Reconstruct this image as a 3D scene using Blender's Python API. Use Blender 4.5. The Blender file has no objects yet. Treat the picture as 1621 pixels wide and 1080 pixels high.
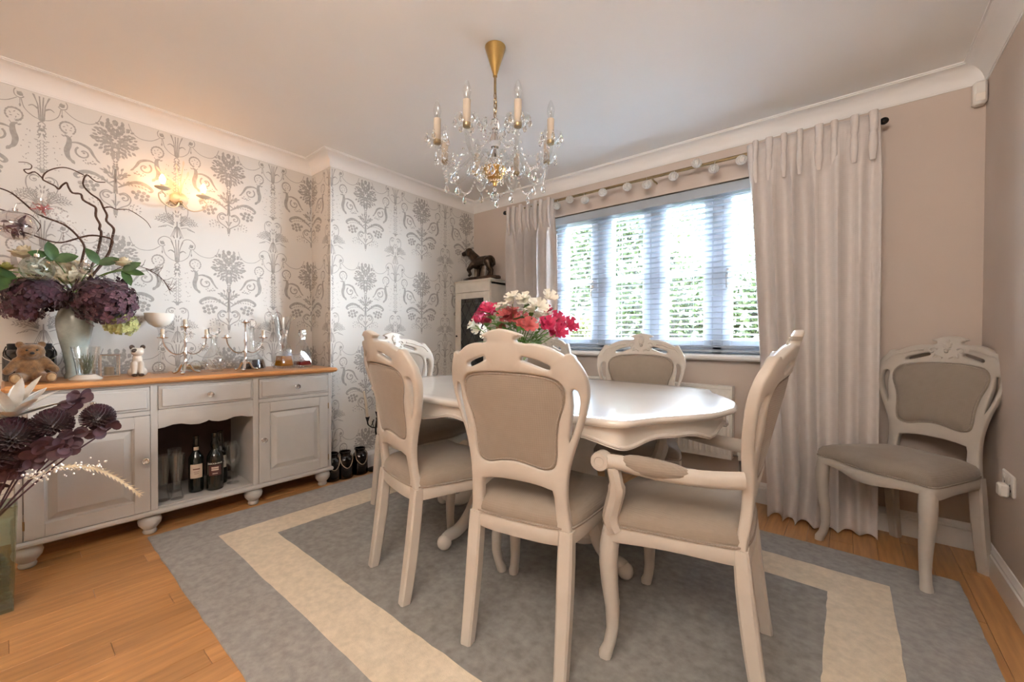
import bpy, bmesh, math, random
from mathutils import Vector, Matrix
from mathutils.geometry import delaunay_2d_cdt
from math import sin, cos, pi, radians, sqrt, atan2
random.seed(7)
SC = bpy.context.scene
COL = SC.collection

# ------------------------------------------------------------------ camera
F_PX = 651.5
YAW, PITCH, ROLL = 0.682725, -0.01118, 0.00403
def _axes():
    f = Vector((-sin(YAW)*cos(PITCH), cos(YAW)*cos(PITCH), sin(PITCH)))
    r0 = Vector((cos(YAW), sin(YAW), 0)); u0 = r0.cross(f)
    return f, r0*cos(ROLL)+u0*sin(ROLL), u0*cos(ROLL)-r0*sin(ROLL)
_f, _r, _u = _axes()
cam_d = bpy.data.cameras.new('camera'); cam = bpy.data.objects.new('camera', cam_d); COL.objects.link(cam)
cam_d.sensor_width = 36.0; cam_d.lens = F_PX/1621*36.0; cam_d.clip_start = 0.02
cam.matrix_world = Matrix(((_r.x,_u.x,-_f.x,0),(_r.y,_u.y,-_f.y,0),(_r.z,_u.z,-_f.z,1.05),(0,0,0,1)))
SC.camera = cam

# ------------------------------------------------------------------ world, lights, exposure
W = bpy.data.worlds.new('sky'); SC.world = W; W.use_nodes = True
bg = W.node_tree.nodes['Background']
bg.inputs[0].default_value = (0.83, 0.92, 1.0, 1); bg.inputs[1].default_value = 165.0
def area(name, loc, direction, sx, sy, power, color):
    d = bpy.data.lights.new(name, 'AREA'); d.shape = 'RECTANGLE'; d.size = sx; d.size_y = sy
    d.energy = power; d.color = color
    o = bpy.data.objects.new(name, d); COL.objects.link(o); o.location = loc
    o.rotation_euler = Vector(direction).to_track_quat('-Z', 'Y').to_euler()
    return o
# added warm fill lamp, unseen behind the camera, for the camera-facing surfaces
area('added_warm_fill', (-1.9, -3.12, 1.15), (.15, 1, 0), 1.4, 2.1, 3, (1.0, 0.66, 0.42))
area('added_ceiling_fill', (-.15, -1.0, 2.05), (.0, .45, 1), 1.0, 1.0, 92, (1.0, 0.92, 0.83))  # added upward fill lamp, unseen; its ceiling bounce brightens the room
wp = area('window_portal', (-1.1, 3.22, 1.52), (0, -1, 0), 1.8, 1.15, 1, (1, 1, 1)); wp.data.cycles.is_portal = True
SC.view_settings.view_transform = 'Standard'; SC.view_settings.look = 'None'
SC.view_settings.exposure = 0.18; SC.view_settings.gamma = 1.0; SC.view_settings.use_curve_mapping = False
SC.cycles.max_bounces = 10; SC.cycles.diffuse_bounces = 5; SC.cycles.transparent_max_bounces = 24
SC.cycles.transmission_bounces = 8; SC.cycles.glossy_bounces = 4
SC.cycles.caustics_reflective = False; SC.cycles.caustics_refractive = False
SC.cycles.sample_clamp_indirect = 20.0

# ------------------------------------------------------------------ helpers
class MB:
    def __init__(s): s.v = []; s.f = []
    def add(s, vs, fs):
        n = len(s.v); s.v += [tuple(p) for p in vs]; s.f += [tuple(i+n for i in f) for f in fs]; return s
    def box(s, x0, x1, y0, y1, z0, z1, b=0.0):
        if b <= 0:
            return s.add([(x,y,z) for x in (x0,x1) for y in (y0,y1) for z in (z0,z1)],
                         [(0,1,3,2),(4,6,7,5),(0,4,5,1),(2,3,7,6),(0,2,6,4),(1,5,7,3)])
        b = min(b, (x1-x0)*.45, (y1-y0)*.45, (z1-z0)*.45)
        X=((x0,x0+b),(x1,x1-b)); Y=((y0,y0+b),(y1,y1-b)); Z=((z0,z0+b),(z1,z1-b)); vs=[]; idx={}
        for i in (0,1):
            for j in (0,1):
                for k in (0,1):
                    for a in range(3):
                        idx[i,j,k,a]=len(vs)
                        vs.append((X[i][0 if a==0 else 1], Y[j][0 if a==1 else 1], Z[k][0 if a==2 else 1]))
        fs=[]
        for i in (0,1):
            q=[idx[i,0,0,0],idx[i,1,0,0],idx[i,1,1,0],idx[i,0,1,0]]; fs.append(q if i else q[::-1])
            q=[idx[0,i,0,1],idx[0,i,1,1],idx[1,i,1,1],idx[1,i,0,1]]; fs.append(q if i else q[::-1])
            q=[idx[0,0,i,2],idx[1,0,i,2],idx[1,1,i,2],idx[0,1,i,2]]; fs.append(q if i else q[::-1])
        for i in (0,1):
            for j in (0,1):
                fs.append([idx[i,j,0,0],idx[i,j,1,0],idx[i,j,1,1],idx[i,j,0,1]])
                fs.append([idx[i,0,j,0],idx[i,1,j,0],idx[i,1,j,2],idx[i,0,j,2]])
                fs.append([idx[0,i,j,1],idx[1,i,j,1],idx[1,i,j,2],idx[0,i,j,2]])
        for i in (0,1):
            for j in (0,1):
                for k in (0,1): fs.append([idx[i,j,k,0],idx[i,j,k,1],idx[i,j,k,2]])
        return s.add(vs, fs)
    def lathe(s, prof, c=(0,0,0), seg=20, capb=True, capt=True, sq=0.0, ang=0.0):
        """profile (r, z); sq > 0 squares the section"""
        n=len(prof); vs=[]; fs=[]
        for r,z in prof:
            for k in range(seg):
                a=2*pi*k/seg+ang; rr=r
                if sq: rr = r*(1-sq+sq/max(abs(cos(a)),abs(sin(a))))
                vs.append((c[0]+rr*cos(a), c[1]+rr*sin(a), c[2]+z))
        for i in range(n-1):
            for k in range(seg):
                k2=(k+1)%seg; fs.append((i*seg+k,i*seg+k2,(i+1)*seg+k2,(i+1)*seg+k))
        if capb and prof[0][0]>1e-5: fs.append(tuple(range(seg))[::-1])
        if capt and prof[-1][0]>1e-5: fs.append(tuple((n-1)*seg+k for k in range(seg)))
        return s.add(vs, fs)
    def ball(s, c, r, seg=12, ring=8, rot=None):
        if not hasattr(r,'__len__'): r=(r,r,r)
        vs=[]; fs=[]; M = rot if rot is not None else Matrix.Identity(3); c=Vector(c)
        vs.append(c+M@Vector((0,0,-r[2])))
        for i in range(1,ring):
            t=-pi/2+pi*i/ring
            for k in range(seg):
                a=2*pi*k/seg; vs.append(c+M@Vector((r[0]*cos(t)*cos(a), r[1]*cos(t)*sin(a), r[2]*sin(t))))
        vs.append(c+M@Vector((0,0,r[2])))
        for k in range(seg):
            k2=(k+1)%seg; fs.append((0,1+k2,1+k)); t=1+(ring-2)*seg; fs.append((t+k,t+k2,len(vs)-1))
            for i in range(ring-2): fs.append((1+i*seg+k,1+i*seg+k2,1+(i+1)*seg+k2,1+(i+1)*seg+k))
        return s.add(vs, fs)
    def tube(s, pts, rad, seg=6, closed=False, cap=True, up=None):
        pts=[Vector(p) for p in pts]; n=len(pts)
        if not hasattr(rad,'__len__'): rad=[rad]*n
        vs=[]; fs=[]; N=None
        for i in range(n):
            if closed: t=pts[(i+1)%n]-pts[i-1]
            else: t=pts[min(i+1,n-1)]-pts[max(i-1,0)]
            if t.length<1e-9: t=Vector((0,0,1))
            t.normalize()
            if N is None or up is not None:
                N=Vector(up) if up is not None else (Vector((0,0,1)) if abs(t.z)<.9 else Vector((1,0,0)))
            N=N-t*N.dot(t)
            if N.length<1e-6: N=Vector((1,0,0))-t*t.x
            N.normalize(); B=t.cross(N)
            r=rad[i]; r=(r,r) if not hasattr(r,'__len__') else r
            for k in range(seg):
                a=2*pi*k/seg+pi/seg; vs.append(pts[i]+N*(r[1]*sin(a))+B*(r[0]*cos(a)))
        m=n if closed else n-1
        for i in range(m):
            j=(i+1)%n
            for k in range(seg):
                k2=(k+1)%seg; fs.append((i*seg+k,i*seg+k2,j*seg+k2,j*seg+k))
        if cap and not closed:
            fs.append(tuple(range(seg))[::-1]); fs.append(tuple((n-1)*seg+k for k in range(seg)))
        return s.add(vs, fs)
    def post(s, pts, dims, ch=.25):
        """near-vertical sweep, chamfered rectangle in the horizontal plane; dims (wx, wy)"""
        vs=[]; fs=[]
        for p,(a,b) in zip(pts,dims):
            a/=2; b/=2; c=min(a,b)*ch*1.2
            for x,y in ((a,-b+c),(a,b-c),(a-c,b),(-a+c,b),(-a,b-c),(-a,-b+c),(-a+c,-b),(a-c,-b)):
                vs.append((p[0]+x,p[1]+y,p[2]))
        for i in range(len(pts)-1):
            for k in range(8): k2=(k+1)%8; fs.append((i*8+k,i*8+k2,(i+1)*8+k2,(i+1)*8+k))
        fs.append(tuple(range(8))[::-1]); fs.append(tuple((len(pts)-1)*8+k for k in range(8)))
        return s.add(vs, fs)
    def rings(s, rings, cap0=False, cap1=True):
        n=len(rings[0]); vs=[p for r in rings for p in r]; fs=[]
        for i in range(len(rings)-1):
            for k in range(n): k2=(k+1)%n; fs.append((i*n+k,i*n+k2,(i+1)*n+k2,(i+1)*n+k))
        if cap0: fs.append(tuple(range(n))[::-1])
        if cap1: fs.append(tuple((len(rings)-1)*n+k for k in range(n)))
        return s.add(vs, fs)
    def petal(s, base, d, nrm, L, w, curl=0.0, seg=3, cup=.15, tip=.04):
        """leaf or petal: strip of quads along d, with a fold at the midrib"""
        d=Vector(d).normalized(); nrm=Vector(nrm); nrm=(nrm-d*nrm.dot(d))
        if nrm.length<1e-5: nrm=Vector((0,0,1))-d*d.z+Vector((.01,0,0))
        nrm.normalize(); sd=d.cross(nrm); base=Vector(base); vs=[]; fs=[]
        for i in range(seg+1):
            t=i/seg; ww=w*.5*sin(pi*min(1,(t*.9+.08)))**.75 if i<seg else w*tip
            c=base+d*(L*t)+nrm*(-curl*L*t*t)
            vs += [c-sd*ww+nrm*(cup*ww), c, c+sd*ww+nrm*(cup*ww)]
        for i in range(seg):
            a=i*3; fs += [(a,a+1,a+4,a+3),(a+1,a+2,a+5,a+4)]
        return s.add(vs, fs)
    def xf(s, M, i0=0):
        for i in range(i0,len(s.v)): s.v[i]=tuple(M@Vector(s.v[i]))
        return s
    def mesh(s, name, angle=38, smooth=True):
        me=bpy.data.meshes.new(name); me.from_pydata(s.v,[],s.f); me.update()
        bm=bmesh.new(); bm.from_mesh(me); bmesh.ops.recalc_face_normals(bm, faces=bm.faces); bm.to_mesh(me); bm.free()
        if smooth:
            me.polygons.foreach_set('use_smooth',[True]*len(me.polygons)); me.set_sharp_from_angle(angle=radians(angle))
        return me
    def build(s, name, m, parent=None, angle=38, smooth=True, **kw):
        return obj(name, s.mesh(name, angle, smooth), m, parent, **kw)

def obj(name, me, m, parent=None, loc=None, rotz=None):
    o=bpy.data.objects.new(name, me); COL.objects.link(o)
    if m is not None:
        me.materials.clear()
        for x in (m if isinstance(m,(list,tuple)) else [m]): me.materials.append(x)
    if parent is not None: o.parent=parent
    if loc is not None: o.location=loc
    if rotz is not None: o.rotation_euler=(0,0,rotz)
    return o
def thing(name, label, cat, loc=(0,0,0), rotz=0, group=None):
    o=bpy.data.objects.new(name, None); COL.objects.link(o); o.empty_display_size=.05
    o.location=loc; o.rotation_euler=(0,0,rotz); return tag(o,label,cat,group)
def tag(o, label, cat, group=None):
    o['label']=label; o['category']=cat
    if group: o['group']=group
    return o
def struct(o, label=None):
    o['kind']='structure'
    if label: o['label']=label
    return o
def copy_tree(o, parent=None):
    c=o.copy(); COL.objects.link(c); c.parent=parent
    for ch in list(o.children): copy_tree(ch, c)
    return c
def evaluated_mesh(o, name):
    bpy.context.view_layer.update()
    dg=bpy.context.evaluated_depsgraph_get(); me=bpy.data.meshes.new_from_object(o.evaluated_get(dg)); me.name=name
    d=o.data; bpy.data.objects.remove(o)
    return me
def smooth_path(pts, sub=4, closed=False):
    P=[Vector(p) for p in pts]; n=len(P); out=[]
    for i in range(n if closed else n-1):
        if closed: a,b,c,d=P[i-1],P[i],P[(i+1)%n],P[(i+2)%n]
        else: a,b,c,d=P[max(i-1,0)],P[i],P[i+1],P[min(i+2,n-1)]
        for k in range(sub):
            t=k/sub; out.append(.5*((2*b)+(c-a)*t+(2*a-5*b+4*c-d)*t*t+(3*b-a-3*c+d)*t**3))
    if not closed: out.append(P[-1])
    return out
def sp2(pts, sub=4, closed=False): return [(p.x,p.y) for p in smooth_path([(x,y,0) for x,y in pts],sub,closed)]
def plate(loops, thick, bevel=.004, res=1):
    """outline with holes in the XY plane, thick along z, chamfered rims; returns a mesh data block"""
    def area2(L): return sum(L[i-1][0]*L[i][1]-L[i][0]*L[i-1][1] for i in range(len(L)))
    q=MB(); h=thick/2; caps=[]
    for n,lp in enumerate(loops):
        L=[p for i,p in enumerate(lp) if math.hypot(p[0]-lp[i-1][0],p[1]-lp[i-1][1])>1e-5]
        if (area2(L)>0)!=(n==0): L=L[::-1]
        m=len(L); I=[]
        for i in range(m):
            a,b,c=Vector(L[i-1]),Vector(L[i]),Vector(L[(i+1)%m]); d0=(b-a).normalized(); d1=(c-b).normalized()
            n0=Vector((-d0.y,d0.x)); n1=Vector((-d1.y,d1.x)); nn=n0+n1; k=max(.5,1+n0.dot(n1)); nn=nn/k
            I.append((b.x+nn.x*bevel,b.y+nn.y*bevel))
        caps.append(I)
        q.rings([[(x,y,-h) for x,y in I],[(x,y,-h+bevel*.35) for x,y in [((I[i][0]*.3+L[i][0]*.7),(I[i][1]*.3+L[i][1]*.7)) for i in range(m)]],[(x,y,-h+bevel) for x,y in L],[(x,y,h-bevel) for x,y in L],[(x,y,h-bevel*.35) for x,y in [((I[i][0]*.3+L[i][0]*.7),(I[i][1]*.3+L[i][1]*.7)) for i in range(m)]],[(x,y,h) for x,y in I]],cap1=False)
    vin=[]; ein=[]
    for c in caps:
        b=len(vin); vin+=[Vector(p) for p in c]; ein+=[(b+i,b+(i+1)%len(c)) for i in range(len(c))]
    vo,_,tr,*_r2=delaunay_2d_cdt(vin,ein,[],0,1e-7)
    def inside(x,y):
        k=False
        for c in caps:
            for i in range(len(c)):
                (x0,y0),(x1,y1)=c[i-1],c[i]
                if (y0>y)!=(y1>y) and x<(x1-x0)*(y-y0)/(y1-y0)+x0: k=not k
        return k
    keep=[t for t in tr if inside(sum(vo[i].x for i in t)/3,sum(vo[i].y for i in t)/3)]
    for z in (-h,h): q.add([(v.x,v.y,z) for v in vo],[tuple(t) for t in keep])
    me=bpy.data.meshes.new('plate'); me.from_pydata(q.v,[],q.f); me.update()
    bm=bmesh.new(); bm.from_mesh(me); bmesh.ops.remove_doubles(bm,verts=bm.verts,dist=2e-6)
    bmesh.ops.delete(bm,geom=[v for v in bm.verts if not v.link_faces],context='VERTS')
    bmesh.ops.recalc_face_normals(bm,faces=bm.faces); bm.to_mesh(me); bm.free()
    me.polygons.foreach_set('use_smooth',[True]*len(me.polygons)); me.set_sharp_from_angle(angle=radians(50))
    return me
def remap(me, fn):
    for v in me.vertices: v.co=fn(v.co)
    me.update(); return me
def blob(mb, name, voxel, smooth=6):
    """one continuous skin around overlapping shapes"""
    me=mb.mesh(name); o=bpy.data.objects.new(name,me); COL.objects.link(o)
    r=o.modifiers.new('r','REMESH'); r.mode='VOXEL'; r.voxel_size=voxel; r.use_smooth_shade=True
    s=o.modifiers.new('s','SMOOTH'); s.iterations=smooth; s.factor=.5
    return evaluated_mesh(o,name)
def text_mesh(txt, size, thick=.0004):
    cu=bpy.data.curves.new('lettering','FONT'); cu.body=txt; cu.size=size; cu.align_x='CENTER'; cu.align_y='CENTER'; cu.extrude=thick
    o=bpy.data.objects.new('lettering',cu); COL.objects.link(o); return evaluated_mesh(o,'lettering')

# ------------------------------------------------------------------ materials
def mat(name, col, rough=.5, metal=0., vary=0., vscale=8., bump=0., bscale=200., spec=.5, emit=None, estr=0., sheen=0., stretch=None, coat=0., rand=0., alpha=None, sss=0., trans=0., ior=1.45):
    m=bpy.data.materials.new(name); m.use_nodes=True; nt=m.node_tree; b=nt.nodes['Principled BSDF']
    b.inputs['Base Color'].default_value=(*col,1); b.inputs['Roughness'].default_value=rough; b.inputs['Metallic'].default_value=metal
    b.inputs['Specular IOR Level'].default_value=spec; b.inputs['IOR'].default_value=ior
    if trans: b.inputs['Transmission Weight'].default_value=trans
    if coat: b.inputs['Coat Weight'].default_value=coat; b.inputs['Coat Roughness'].default_value=.08
    if sheen: b.inputs['Sheen Weight'].default_value=sheen; b.inputs['Sheen Roughness'].default_value=.5
    if sss: b.inputs['Subsurface Weight'].default_value=sss; b.inputs['Subsurface Radius'].default_value=(.02,.015,.01)
    if emit: b.inputs['Emission Color'].default_value=(*emit,1); b.inputs['Emission Strength'].default_value=estr
    N=nt.nodes; L=nt.links
    tc=N.new('ShaderNodeTexCoord'); mp=N.new('ShaderNodeMapping'); L.new(tc.outputs['Object'],mp.inputs['Vector'])
    if stretch: mp.inputs['Scale'].default_value=stretch
    if vary or rand:
        n=N.new('ShaderNodeTexNoise'); n.inputs['Scale'].default_value=vscale; n.inputs['Detail'].default_value=5; L.new(mp.outputs[0],n.inputs['Vector'])
        r=N.new('ShaderNodeMapRange'); r.inputs['From Min'].default_value=.3; r.inputs['From Max'].default_value=.7
        r.inputs['To Min'].default_value=1-vary; r.inputs['To Max'].default_value=1+vary; L.new(n.outputs['Fac'],r.inputs['Value'])
        hsv=N.new('ShaderNodeHueSaturation'); hsv.inputs['Color'].default_value=(*col,1); src=r.outputs[0]
        if rand:
            oi=N.new('ShaderNodeObjectInfo'); rr=N.new('ShaderNodeMapRange'); rr.inputs['To Min'].default_value=1-rand; rr.inputs['To Max'].default_value=1+rand
            L.new(oi.outputs['Random'],rr.inputs['Value']); mu=N.new('ShaderNodeMath'); mu.operation='MULTIPLY'; L.new(src,mu.inputs[0]); L.new(rr.outputs[0],mu.inputs[1]); src=mu.outputs[0]
            ad=N.new('ShaderNodeVectorMath'); ad.operation='ADD'; L.new(mp.outputs[0],ad.inputs[0]); L.new(oi.outputs['Location'],ad.inputs[1]); L.new(ad.outputs[0],n.inputs['Vector'])
        L.new(src,hsv.inputs['Value']); L.new(hsv.outputs[0],b.inputs['Base Color'])
    if bump:
        n2=N.new('ShaderNodeTexNoise'); n2.inputs['Scale'].default_value=bscale; n2.inputs['Detail'].default_value=3; L.new(mp.outputs[0],n2.inputs['Vector'])
        bp=N.new('ShaderNodeBump'); bp.inputs['Strength'].default_value=bump; bp.inputs['Distance'].default_value=.002; L.new(n2.outputs['Fac'],bp.inputs['Height']); L.new(bp.outputs[0],b.inputs['Normal'])
    return m
def thin_glass(name, tint=(1,1,1), gloss=.9, rough=.02, base=.04, power=1.35):
    m=bpy.data.materials.new(name); m.use_nodes=True; nt=m.node_tree; N=nt.nodes; L=nt.links; N.clear()
    o=N.new('ShaderNodeOutputMaterial'); t=N.new('ShaderNodeBsdfTransparent'); t.inputs[0].default_value=(*tint,1)
    g=N.new('ShaderNodeBsdfGlossy'); g.inputs['Color'].default_value=(gloss,)*3+(1,); g.inputs['Roughness'].default_value=rough
    lw=N.new('ShaderNodeLayerWeight'); lw.inputs['Blend'].default_value=.25
    r=N.new('ShaderNodeMapRange'); r.inputs['To Min'].default_value=base; r.inputs['To Max'].default_value=min(1,power*.6); L.new(lw.outputs['Facing'],r.inputs['Value'])
    mx=N.new('ShaderNodeMixShader'); L.new(r.outputs[0],mx.inputs[0]); L.new(t.outputs[0],mx.inputs[1]); L.new(g.outputs[0],mx.inputs[2]); L.new(mx.outputs[0],o.inputs[0])
    return m
def weave(name, col, scale=900., rough=.9, depth=.25, vary=.06):
    m=mat(name,col,rough,vary=vary,vscale=30,spec=.2,sheen=.25); nt=m.node_tree; N=nt.nodes; L=nt.links; b=N['Principled BSDF']
    tc=N.new('ShaderNodeTexCoord'); hs=[]
    for ax in (0,1):
        w=N.new('ShaderNodeTexWave'); w.wave_type='BANDS'; w.bands_direction=('X','Z')[ax]; w.inputs['Scale'].default_value=scale/20; w.inputs['Distortion'].default_value=1.5; w.inputs['Detail'].default_value=2
        L.new(tc.outputs['Object'],w.inputs['Vector']); hs.append(w)
    a=N.new('ShaderNodeMath'); a.operation='ADD'; L.new(hs[0].outputs['Fac'],a.inputs[0]); L.new(hs[1].outputs['Fac'],a.inputs[1])
    bp=N.new('ShaderNodeBump'); bp.inputs['Strength'].default_value=depth; bp.inputs['Distance'].default_value=.001; L.new(a.outputs[0],bp.inputs['Height']); L.new(bp.outputs[0],b.inputs['Normal'])
    return m
M={}
M['wall']=mat('grey_taupe_wall_paint',(.60,.505,.44),.85,vary=.02,vscale=3,bump=.12,bscale=350)
M['paper']=mat('off_white_wallpaper',(.70,.67,.63),.7,vary=.015,vscale=4,bump=.05,bscale=400)
M['print']=mat('silver_grey_wallpaper_print',(.385,.36,.335),.6,vary=.12,vscale=60)
M['ceiling']=mat('white_ceiling_paint',(.88,.87,.85),.9,vary=.01,vscale=3,bump=.05,bscale=300)
M['coving']=mat('white_coving_paint',(.85,.83,.81),.7,vary=.01)
M['gloss']=mat('white_gloss_woodwork',(.83,.81,.78),.3,vary=.015,vscale=10)
M['upvc']=mat('white_window_plastic',(.66,.70,.76),.25,vary=.01)
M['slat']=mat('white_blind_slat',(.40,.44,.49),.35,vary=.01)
M['chair']=mat('antique_white_chair_paint',(.54,.49,.435),.42,vary=.04,vscale=14,bump=.06,bscale=60)
M['fabric']=weave('taupe_linen_upholstery',(.31,.258,.212),vary=.03)
M['braid']=mat('taupe_braid_trim',(.34,.285,.24),.85,vary=.2,vscale=300,bump=.5,bscale=500)
M['table']=mat('antique_white_table_paint',(.74,.69,.63),.3,vary=.03,vscale=6,coat=1.0)
M['side']=mat('pale_grey_furniture_paint',(.50,.48,.455),.45,vary=.03,vscale=12,bump=.05,bscale=80)
M['side_in']=mat('grey_painted_interior',(.50,.475,.45),.6,vary=.04,vscale=10)
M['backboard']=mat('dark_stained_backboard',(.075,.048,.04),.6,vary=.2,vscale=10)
M['pine']=mat('waxed_pine',(.56,.26,.095),.35,vary=.22,vscale=7,stretch=(14,1.2,14),bump=.05,bscale=30)
M['plank']=mat('beech_floor_strip',(.50,.25,.095),.3,vary=.16,vscale=6,stretch=(9,.7,9),rand=.16,bump=.03,bscale=40)
M['sub']=mat('dark_floor_gap',(.10,.055,.03),.8)
M['rug_grey']=mat('grey_wool_pile',(.335,.32,.305),.97,vary=.16,vscale=40,bump=.8,bscale=420,sheen=.2,spec=.1)
M['rug_cream']=mat('cream_wool_pile',(.70,.60,.47),.97,vary=.10,vscale=40,bump=.8,bscale=420,sheen=.2,spec=.1)
M['rug_field']=mat('taupe_grey_wool_pile',(.27,.258,.243),.97,vary=.20,vscale=32,bump=.8,bscale=420,sheen=.2,spec=.1)
M['curtain']=weave('blush_beige_curtain_linen',(.66,.605,.575),600,.9,.15,.03)
M['brass']=mat('brushed_brass',(.62,.40,.14),.28,1.0,vary=.12,vscale=20)
M['oldbrass']=mat('antique_brass',(.36,.27,.15),.35,1.0,vary=.15,vscale=30)
M['silver']=mat('polished_silver',(.80,.78,.76),.14,1.0)
M['chrome']=mat('chrome',(.75,.75,.76),.12,1.0)
M['iron']=mat('black_wrought_iron',(.015,.013,.012),.5,.6)
M['cream_metal']=mat('cream_enamelled_metal',(.72,.62,.48),.4,.2,vary=.06)
M['crystal']=mat('lead_crystal',(1,1,1),.0,trans=1.0,ior=1.5,spec=.6)
M['glass']=thin_glass('clear_thin_glass',(.97,.98,.98))
M['pane']=thin_glass('window_pane_glass',(.97,.99,1.0),base=.02,power=.5)
M['leadpane']=thin_glass('dark_cabinet_glass',(.55,.57,.58),base=.06,power=.7)
M['smoke']=thin_glass('smoked_purple_glass',(.10,.07,.08),base=.05,power=.8)
M['greenglass']=thin_glass('pale_green_glass',(.72,.80,.76),base=.06)
M['iris']=thin_glass('iridescent_glass',(.93,.90,.90),base=.10,power=1.5)
M['milk']=mat('milk_glass',(.86,.80,.72),.12,vary=.02,sss=.2)
M['wax']=mat('ivory_wax',(.66,.56,.43),.5,sss=.2)
M['candle_sleeve']=mat('ivory_card_candle_tube',(.50,.42,.335),.6,vary=.04)
M['bulb']=mat('lit_bulb',(1,.9,.7),.3,emit=(1.0,.47,.15),estr=60.)
M['bronze']=mat('dark_patinated_bronze',(.055,.034,.022),.33,.75,vary=.5,vscale=18,bump=.2,bscale=60)
M['green']=mat('fresh_green_leaf',(.13,.26,.04),.45,vary=.25,vscale=30)
M['dkgreen']=mat('deep_green_leaf',(.038,.085,.018),.45,vary=.3,vscale=30)
M['stem']=mat('green_stem',(.16,.25,.06),.6,vary=.2,vscale=30)
M['twig']=mat('brown_twig',(.085,.04,.025),.7,vary=.3,vscale=60,bump=.4,bscale=200)
M['plum']=mat('plum_hydrangea_petal',(.046,.012,.025),.75,vary=.5,vscale=40,sheen=.3)
M['mauve']=mat('dusty_mauve_petal',(.11,.045,.065),.75,vary=.35,vscale=40,sheen=.3)
M['lime']=mat('pale_lime_petal',(.50,.50,.20),.7,vary=.25,vscale=40)
M['cream_petal']=mat('cream_petal',(.78,.70,.52),.6,vary=.1,vscale=30,sss=.1)
M['white_petal']=mat('white_petal',(.86,.82,.72),.55,vary=.08,vscale=40)
M['pink_petal']=mat('magenta_pink_petal',(.56,.035,.115),.5,vary=.25,vscale=50)
M['coral_petal']=mat('coral_pink_petal',(.58,.13,.13),.5,vary=.25,vscale=50)
M['burg']=mat('burgundy_petal',(.052,.008,.018),.75,vary=.4,vscale=60,sheen=.3)
M['burgleaf']=mat('burgundy_grey_leaf',(.075,.034,.045),.6,vary=.3,vscale=30)
M['silverpetal']=mat('silver_white_petal',(.66,.64,.60),.6,vary=.12,vscale=25)
M['pearl']=mat('pearl_bead',(.80,.74,.66),.2,coat=.5)
M['fur']=mat('brown_plush',(.17,.085,.032),.95,vary=.4,vscale=70,bump=1.0,bscale=300,sheen=.4)
M['furpale']=mat('pale_plush',(.40,.26,.13),.95,vary=.3,vscale=70,bump=1.0,bscale=300,sheen=.4)
M['celadon']=mat('crackled_celadon_glaze',(.36,.41,.38),.18,vary=.08,vscale=45,coat=.4)
M['catwhite']=mat('cream_glazed_ceramic',(.62,.55,.47),.12,vary=.06,vscale=20,coat=.4)
M['catdark']=mat('dark_brown_glaze',(.055,.03,.022),.15,coat=.4)
M['moss']=mat('dried_moss',(.16,.17,.10),.95,vary=.5,vscale=60,bump=1,bscale=150)
M['bottle']=mat('dark_bottle_glass',(.006,.008,.006),.06,coat=.5)
M['label_cream']=mat('cream_paper_label',(.62,.50,.40),.7,vary=.05)
M['label_dark']=mat('dark_red_label',(.075,.022,.018),.6)
M['ink_white']=mat('white_label_ink',(.8,.78,.74),.6)
M['ink_dark']=mat('brown_label_ink',(.16,.06,.04),.6)
M['wine']=mat('dark_red_wine',(.012,.003,.006),.05)
M['amber']=mat('amber_spirit',(.50,.19,.01),.05,trans=.5,ior=1.33)
M['redliq']=mat('red_liqueur',(.20,.012,.01),.05,trans=.3,ior=1.33)
M['rope']=mat('jute_rope',(.30,.22,.16),.95,vary=.3,vscale=200,bump=.6,bscale=300)
M['plastic']=mat('white_plastic',(.80,.77,.72),.35)
M['black']=mat('black_rubber',(.012,.012,.012),.6)
M['cabinet']=mat('cream_washed_cabinet_paint',(.66,.61,.54),.5,vary=.06,vscale=14,bump=.06,bscale=80)
M['cabin']=mat('dark_cabinet_interior',(.09,.085,.08),.8)
M['photo']=mat('faded_photo_print',(.42,.33,.24),.5,vary=.5,vscale=22)
M['lead']=mat('lead_came',(.05,.05,.05),.5,.5)
M['radiator']=mat('cream_radiator_enamel',(.76,.72,.66),.35)
M['rattan']=mat('white_rattan',(.70,.66,.62),.7,vary=.15,vscale=100)
M['hedge']=mat('hedge_leaf',(.011,.019,.0035),.5,vary=.5,vscale=14)
M['hedgeY']=mat('golden_leaf',(.024,.028,.004),.5,vary=.4,vscale=14)
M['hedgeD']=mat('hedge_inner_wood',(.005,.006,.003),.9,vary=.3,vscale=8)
M['grass']=mat('lawn',(.008,.012,.004),.9,vary=.3,vscale=10)

# ================================================================== THE ROOM
XR, XB, YB, YW, XE, YF, ZC = -3.255, -2.962, 1.515, 3.02, 0.515, -3.0, 2.39
T=.2
# floor: sub-floor slab and one object for each strip of the beech floor
fl=struct(MB().box(XR-T,XE+T,YF-T,YW+T,-.12,-.014).build('floor',M['sub'],smooth=False),'warm beech strip floor laid towards the window')
PW,PL=.094,1.24
pm=MB().box(-PW/2+.0006,PW/2-.0006,-PL/2+.0006,PL/2-.0006,-.014,0,.0008).mesh('plank',smooth=False)
x=XR; k=0
while x<XE-.005:
    w=min(PW,XE-x); off=[0,.52,.93,.31,.74][k%5]; y=YF-PL+off
    while y<YW:
        a,b=max(y,YF),min(y+PL,YW)
        if b-a>.02:
            if w>PW-.001 and b-a>PL-.001: p=obj('plank',pm,M['plank'] if not pm.materials else None,fl)
            else: p=MB().box(-w/2+.0006,w/2-.0006,-(b-a)/2+.0006,(b-a)/2-.0006,-.014,0,.0008).build('plank',M['plank'],fl,smooth=False)
            p.location=(x+w/2,(a+b)/2,0)
        y+=PL
    x+=PW; k+=1
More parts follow.
